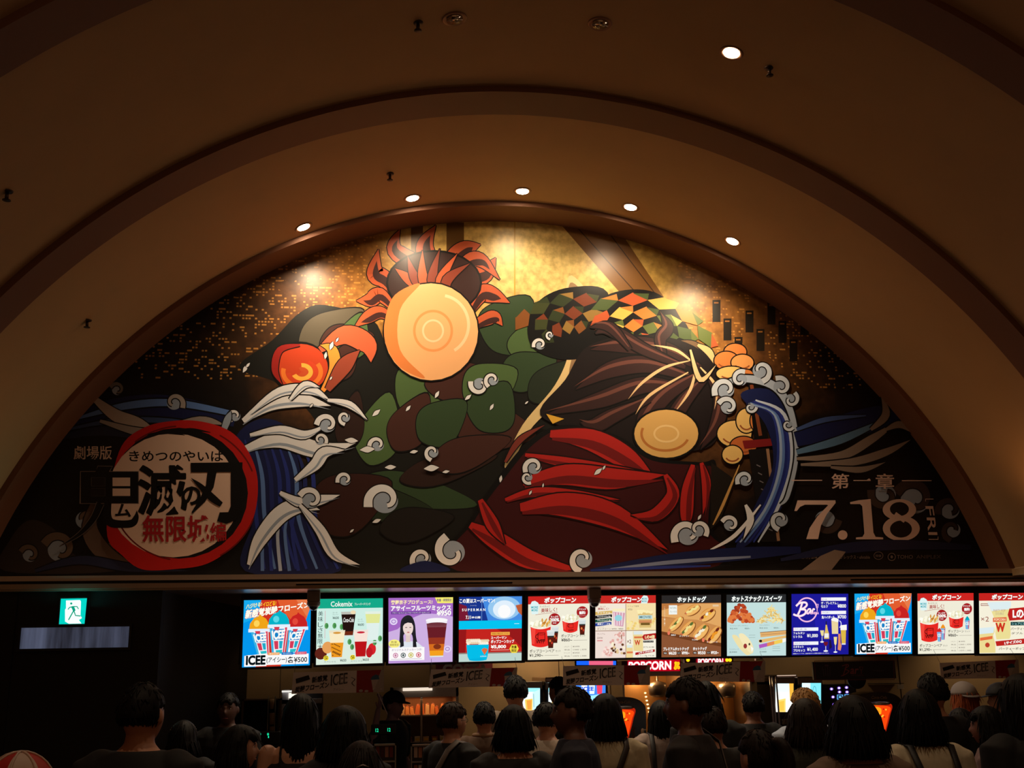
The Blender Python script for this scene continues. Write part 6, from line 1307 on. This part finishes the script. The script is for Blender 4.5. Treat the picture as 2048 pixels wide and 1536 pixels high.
P_(1210,1391,7.0,0,'bobwide',(16,13,13),(196,176,142),'woman with shoulder-length black hair, cream shirt and dark shoulder strap', strap=('cross', (44,32,28)), hw=.95)
P_(1320,1401,8.8,0,'verylong',(14,12,12),(150,130,120),'woman with straight long black hair and a pale top left of the big dark man', strap=('pack', (30,26,28)))
P_(1374,1352,5.6,62,'short',DBN,(34,26,26),'big man in dark shirt looking sideways, brown bag strap over the shoulder', face=True, skin=(120,78,60), strap=('cross', (70,50,38)))
P_(1410,1362,7.9,-15,'long',(13,11,11),(18,17,19),'person with long black hair directly behind the big dark man')
P_(1424,1411,6.9,-10,'short',(34,22,18),(30,24,22),'person with reddish dark hair whose crown sits below the long black hair')
P_(1504,1381,9.0,0,'short',BK,(16,15,17),'man in black T-shirt with spiky hair seen from behind before the amber machine', skin=(150,100,74), fat=1.05)
P_(1516,1457,4.75,20,'up',(34,24,20),(30,24,24),'child with a side ponytail, lowest head in front of the black T-shirt man', pony=True)
P_(1608,1374,7.7,0,'short',(170,124,70),(190,204,226),'customer with blond hair before the cyan machine', hw=1.12)
P_(1610,1401,6.5,0,'bobwide',(40,30,24),(44,44,32),'person with brown bob, olive shirt and thin gold necklace', neck=True, skin=(190,130,96))
P_(1706,1396,5.2,0,'bobwide',(18,15,15),(120,96,80),'person with bushy dark hair in a faded plaid top before the button machine', hw=1.10, kind='wide', skin=(150,104,80))
P_(1836,1383,5.7,0,'bobwide',(13,11,11),(206,190,160),'woman with straight black bob, white top and black harness straps', strap=('harness', (22,18,18)), hw=.92)
P_(1862,1344,7.1,10,'short',BK,(18,17,19),'tall dark-haired man standing behind the harness-strap woman')
P_(1926,1362,8.8,0,'long',(150,72,34),(224,206,190),'person in grey backwards cap with ginger hair and white top', capc=(150,138,132), capback=True, strap=('pack', (20,18,20)))
P_(2000,1364,9.1,70,'short',BK,(26,24,26),'person in a dark peaked cap looking towards the ginger-haired customer', capc=(18,16,18), skin=(150,100,70), face=True)
P_(1920,1416,7.4,0,'long',BK,(18,16,18),'dark-clad person between the harness-strap woman and the woman looking down')
P_(1972,1412,6.7,55,'bob',BK,(140,112,110),'woman in a pale shirt looking down sideways near the right frame edge', face=True, skin=(150,100,84))
P_(2044,1347,5.2,8,'long',BK,(18,17,19),'big dark figure cut by the right edge of the picture', hw=1.1)
# things held
d4 = [o for o in COL.objects if o.get('label', '').startswith('girl seen from the side')][0]
mm = phone(None); o = mm.build('mobile_phone'); o.matrix_world = Matrix.Translation(d4.location) @ d4.rotation_euler.to_matrix().to_4x4() @ Matrix.Diagonal((d4.scale.x, d4.scale.y, d4.scale.z, 1)); tag(o, 'dim phone held by the girl seen from the side', 'phone')
M1 = Matrix.Translation(W1.location) @ W1.rotation_euler.to_matrix().to_4x4() @ Matrix.Diagonal((W1.scale.x, W1.scale.y, W1.scale.z, 1))
h0 = M1 @ Vector((.41, .15, 1.63)); h1 = h0+Vector((-.10, .02, .22))
m = MB(); m.tube([tuple(h0+(h0-h1)*.5), tuple(h0), tuple(h1)], [.005,.0045,.003], mat((230,214,200), .4, name='pale_stick')); tag(m.build('thin_stick'), 'thin pale stick held up by the capped worker in front of the first banner', 'stick')
# red and white hat at the lower corner
h = at(42, 1504, 3.2); t = thing('party_hat', (h.x, 3.2, h.z-.16), 'round red and white panelled hat at the bottom corner under the dim bluish panel', 'hat')
RW = [mat((206,40,34), .6, name='red_cloth'), mat((226,200,186), .6, name='white_cloth')]
m = MB(); n, k = 48, 10; R0 = .095
for i in range(n):
    vs = []; 
    for j in range(k+1):
        for q in (i, i+1):
            a = pi/2*j/k; ph = 2*pi*q/n; rr = R0*(1+.02*cos(8*ph)); vs.append((h.x+rr*sin(a)*cos(ph), 3.2+rr*sin(a)*sin(ph), h.z-.10+.10*cos(a)))
    m.add(vs, [(2*j,2*j+2,2*j+3,2*j+1) for j in range(k)], RW[((i+5)//8) % 2], True)
m.lathe([(.096,0),(.099,-.05),(.06,-.06)], RW[0], c=(h.x,3.2,h.z-.10), n=40); m.build('crown', t)
m = MB()
for i in range(8): ph = 2*pi*i/8; m.tube([(h.x+R0*1.02*sin(a)*cos(ph), 3.2+R0*1.02*sin(a)*sin(ph), h.z-.10+.102*cos(a)) for a in [pi/2*j/8 for j in range(9)]], [.003]*9, RW[1], 6)
m.build('piping', t)
hp = P_(42, 1509, 3.2, 0, 'short', BK, (20,18,20), 'person mostly below the frame wearing the red and white panelled hat')
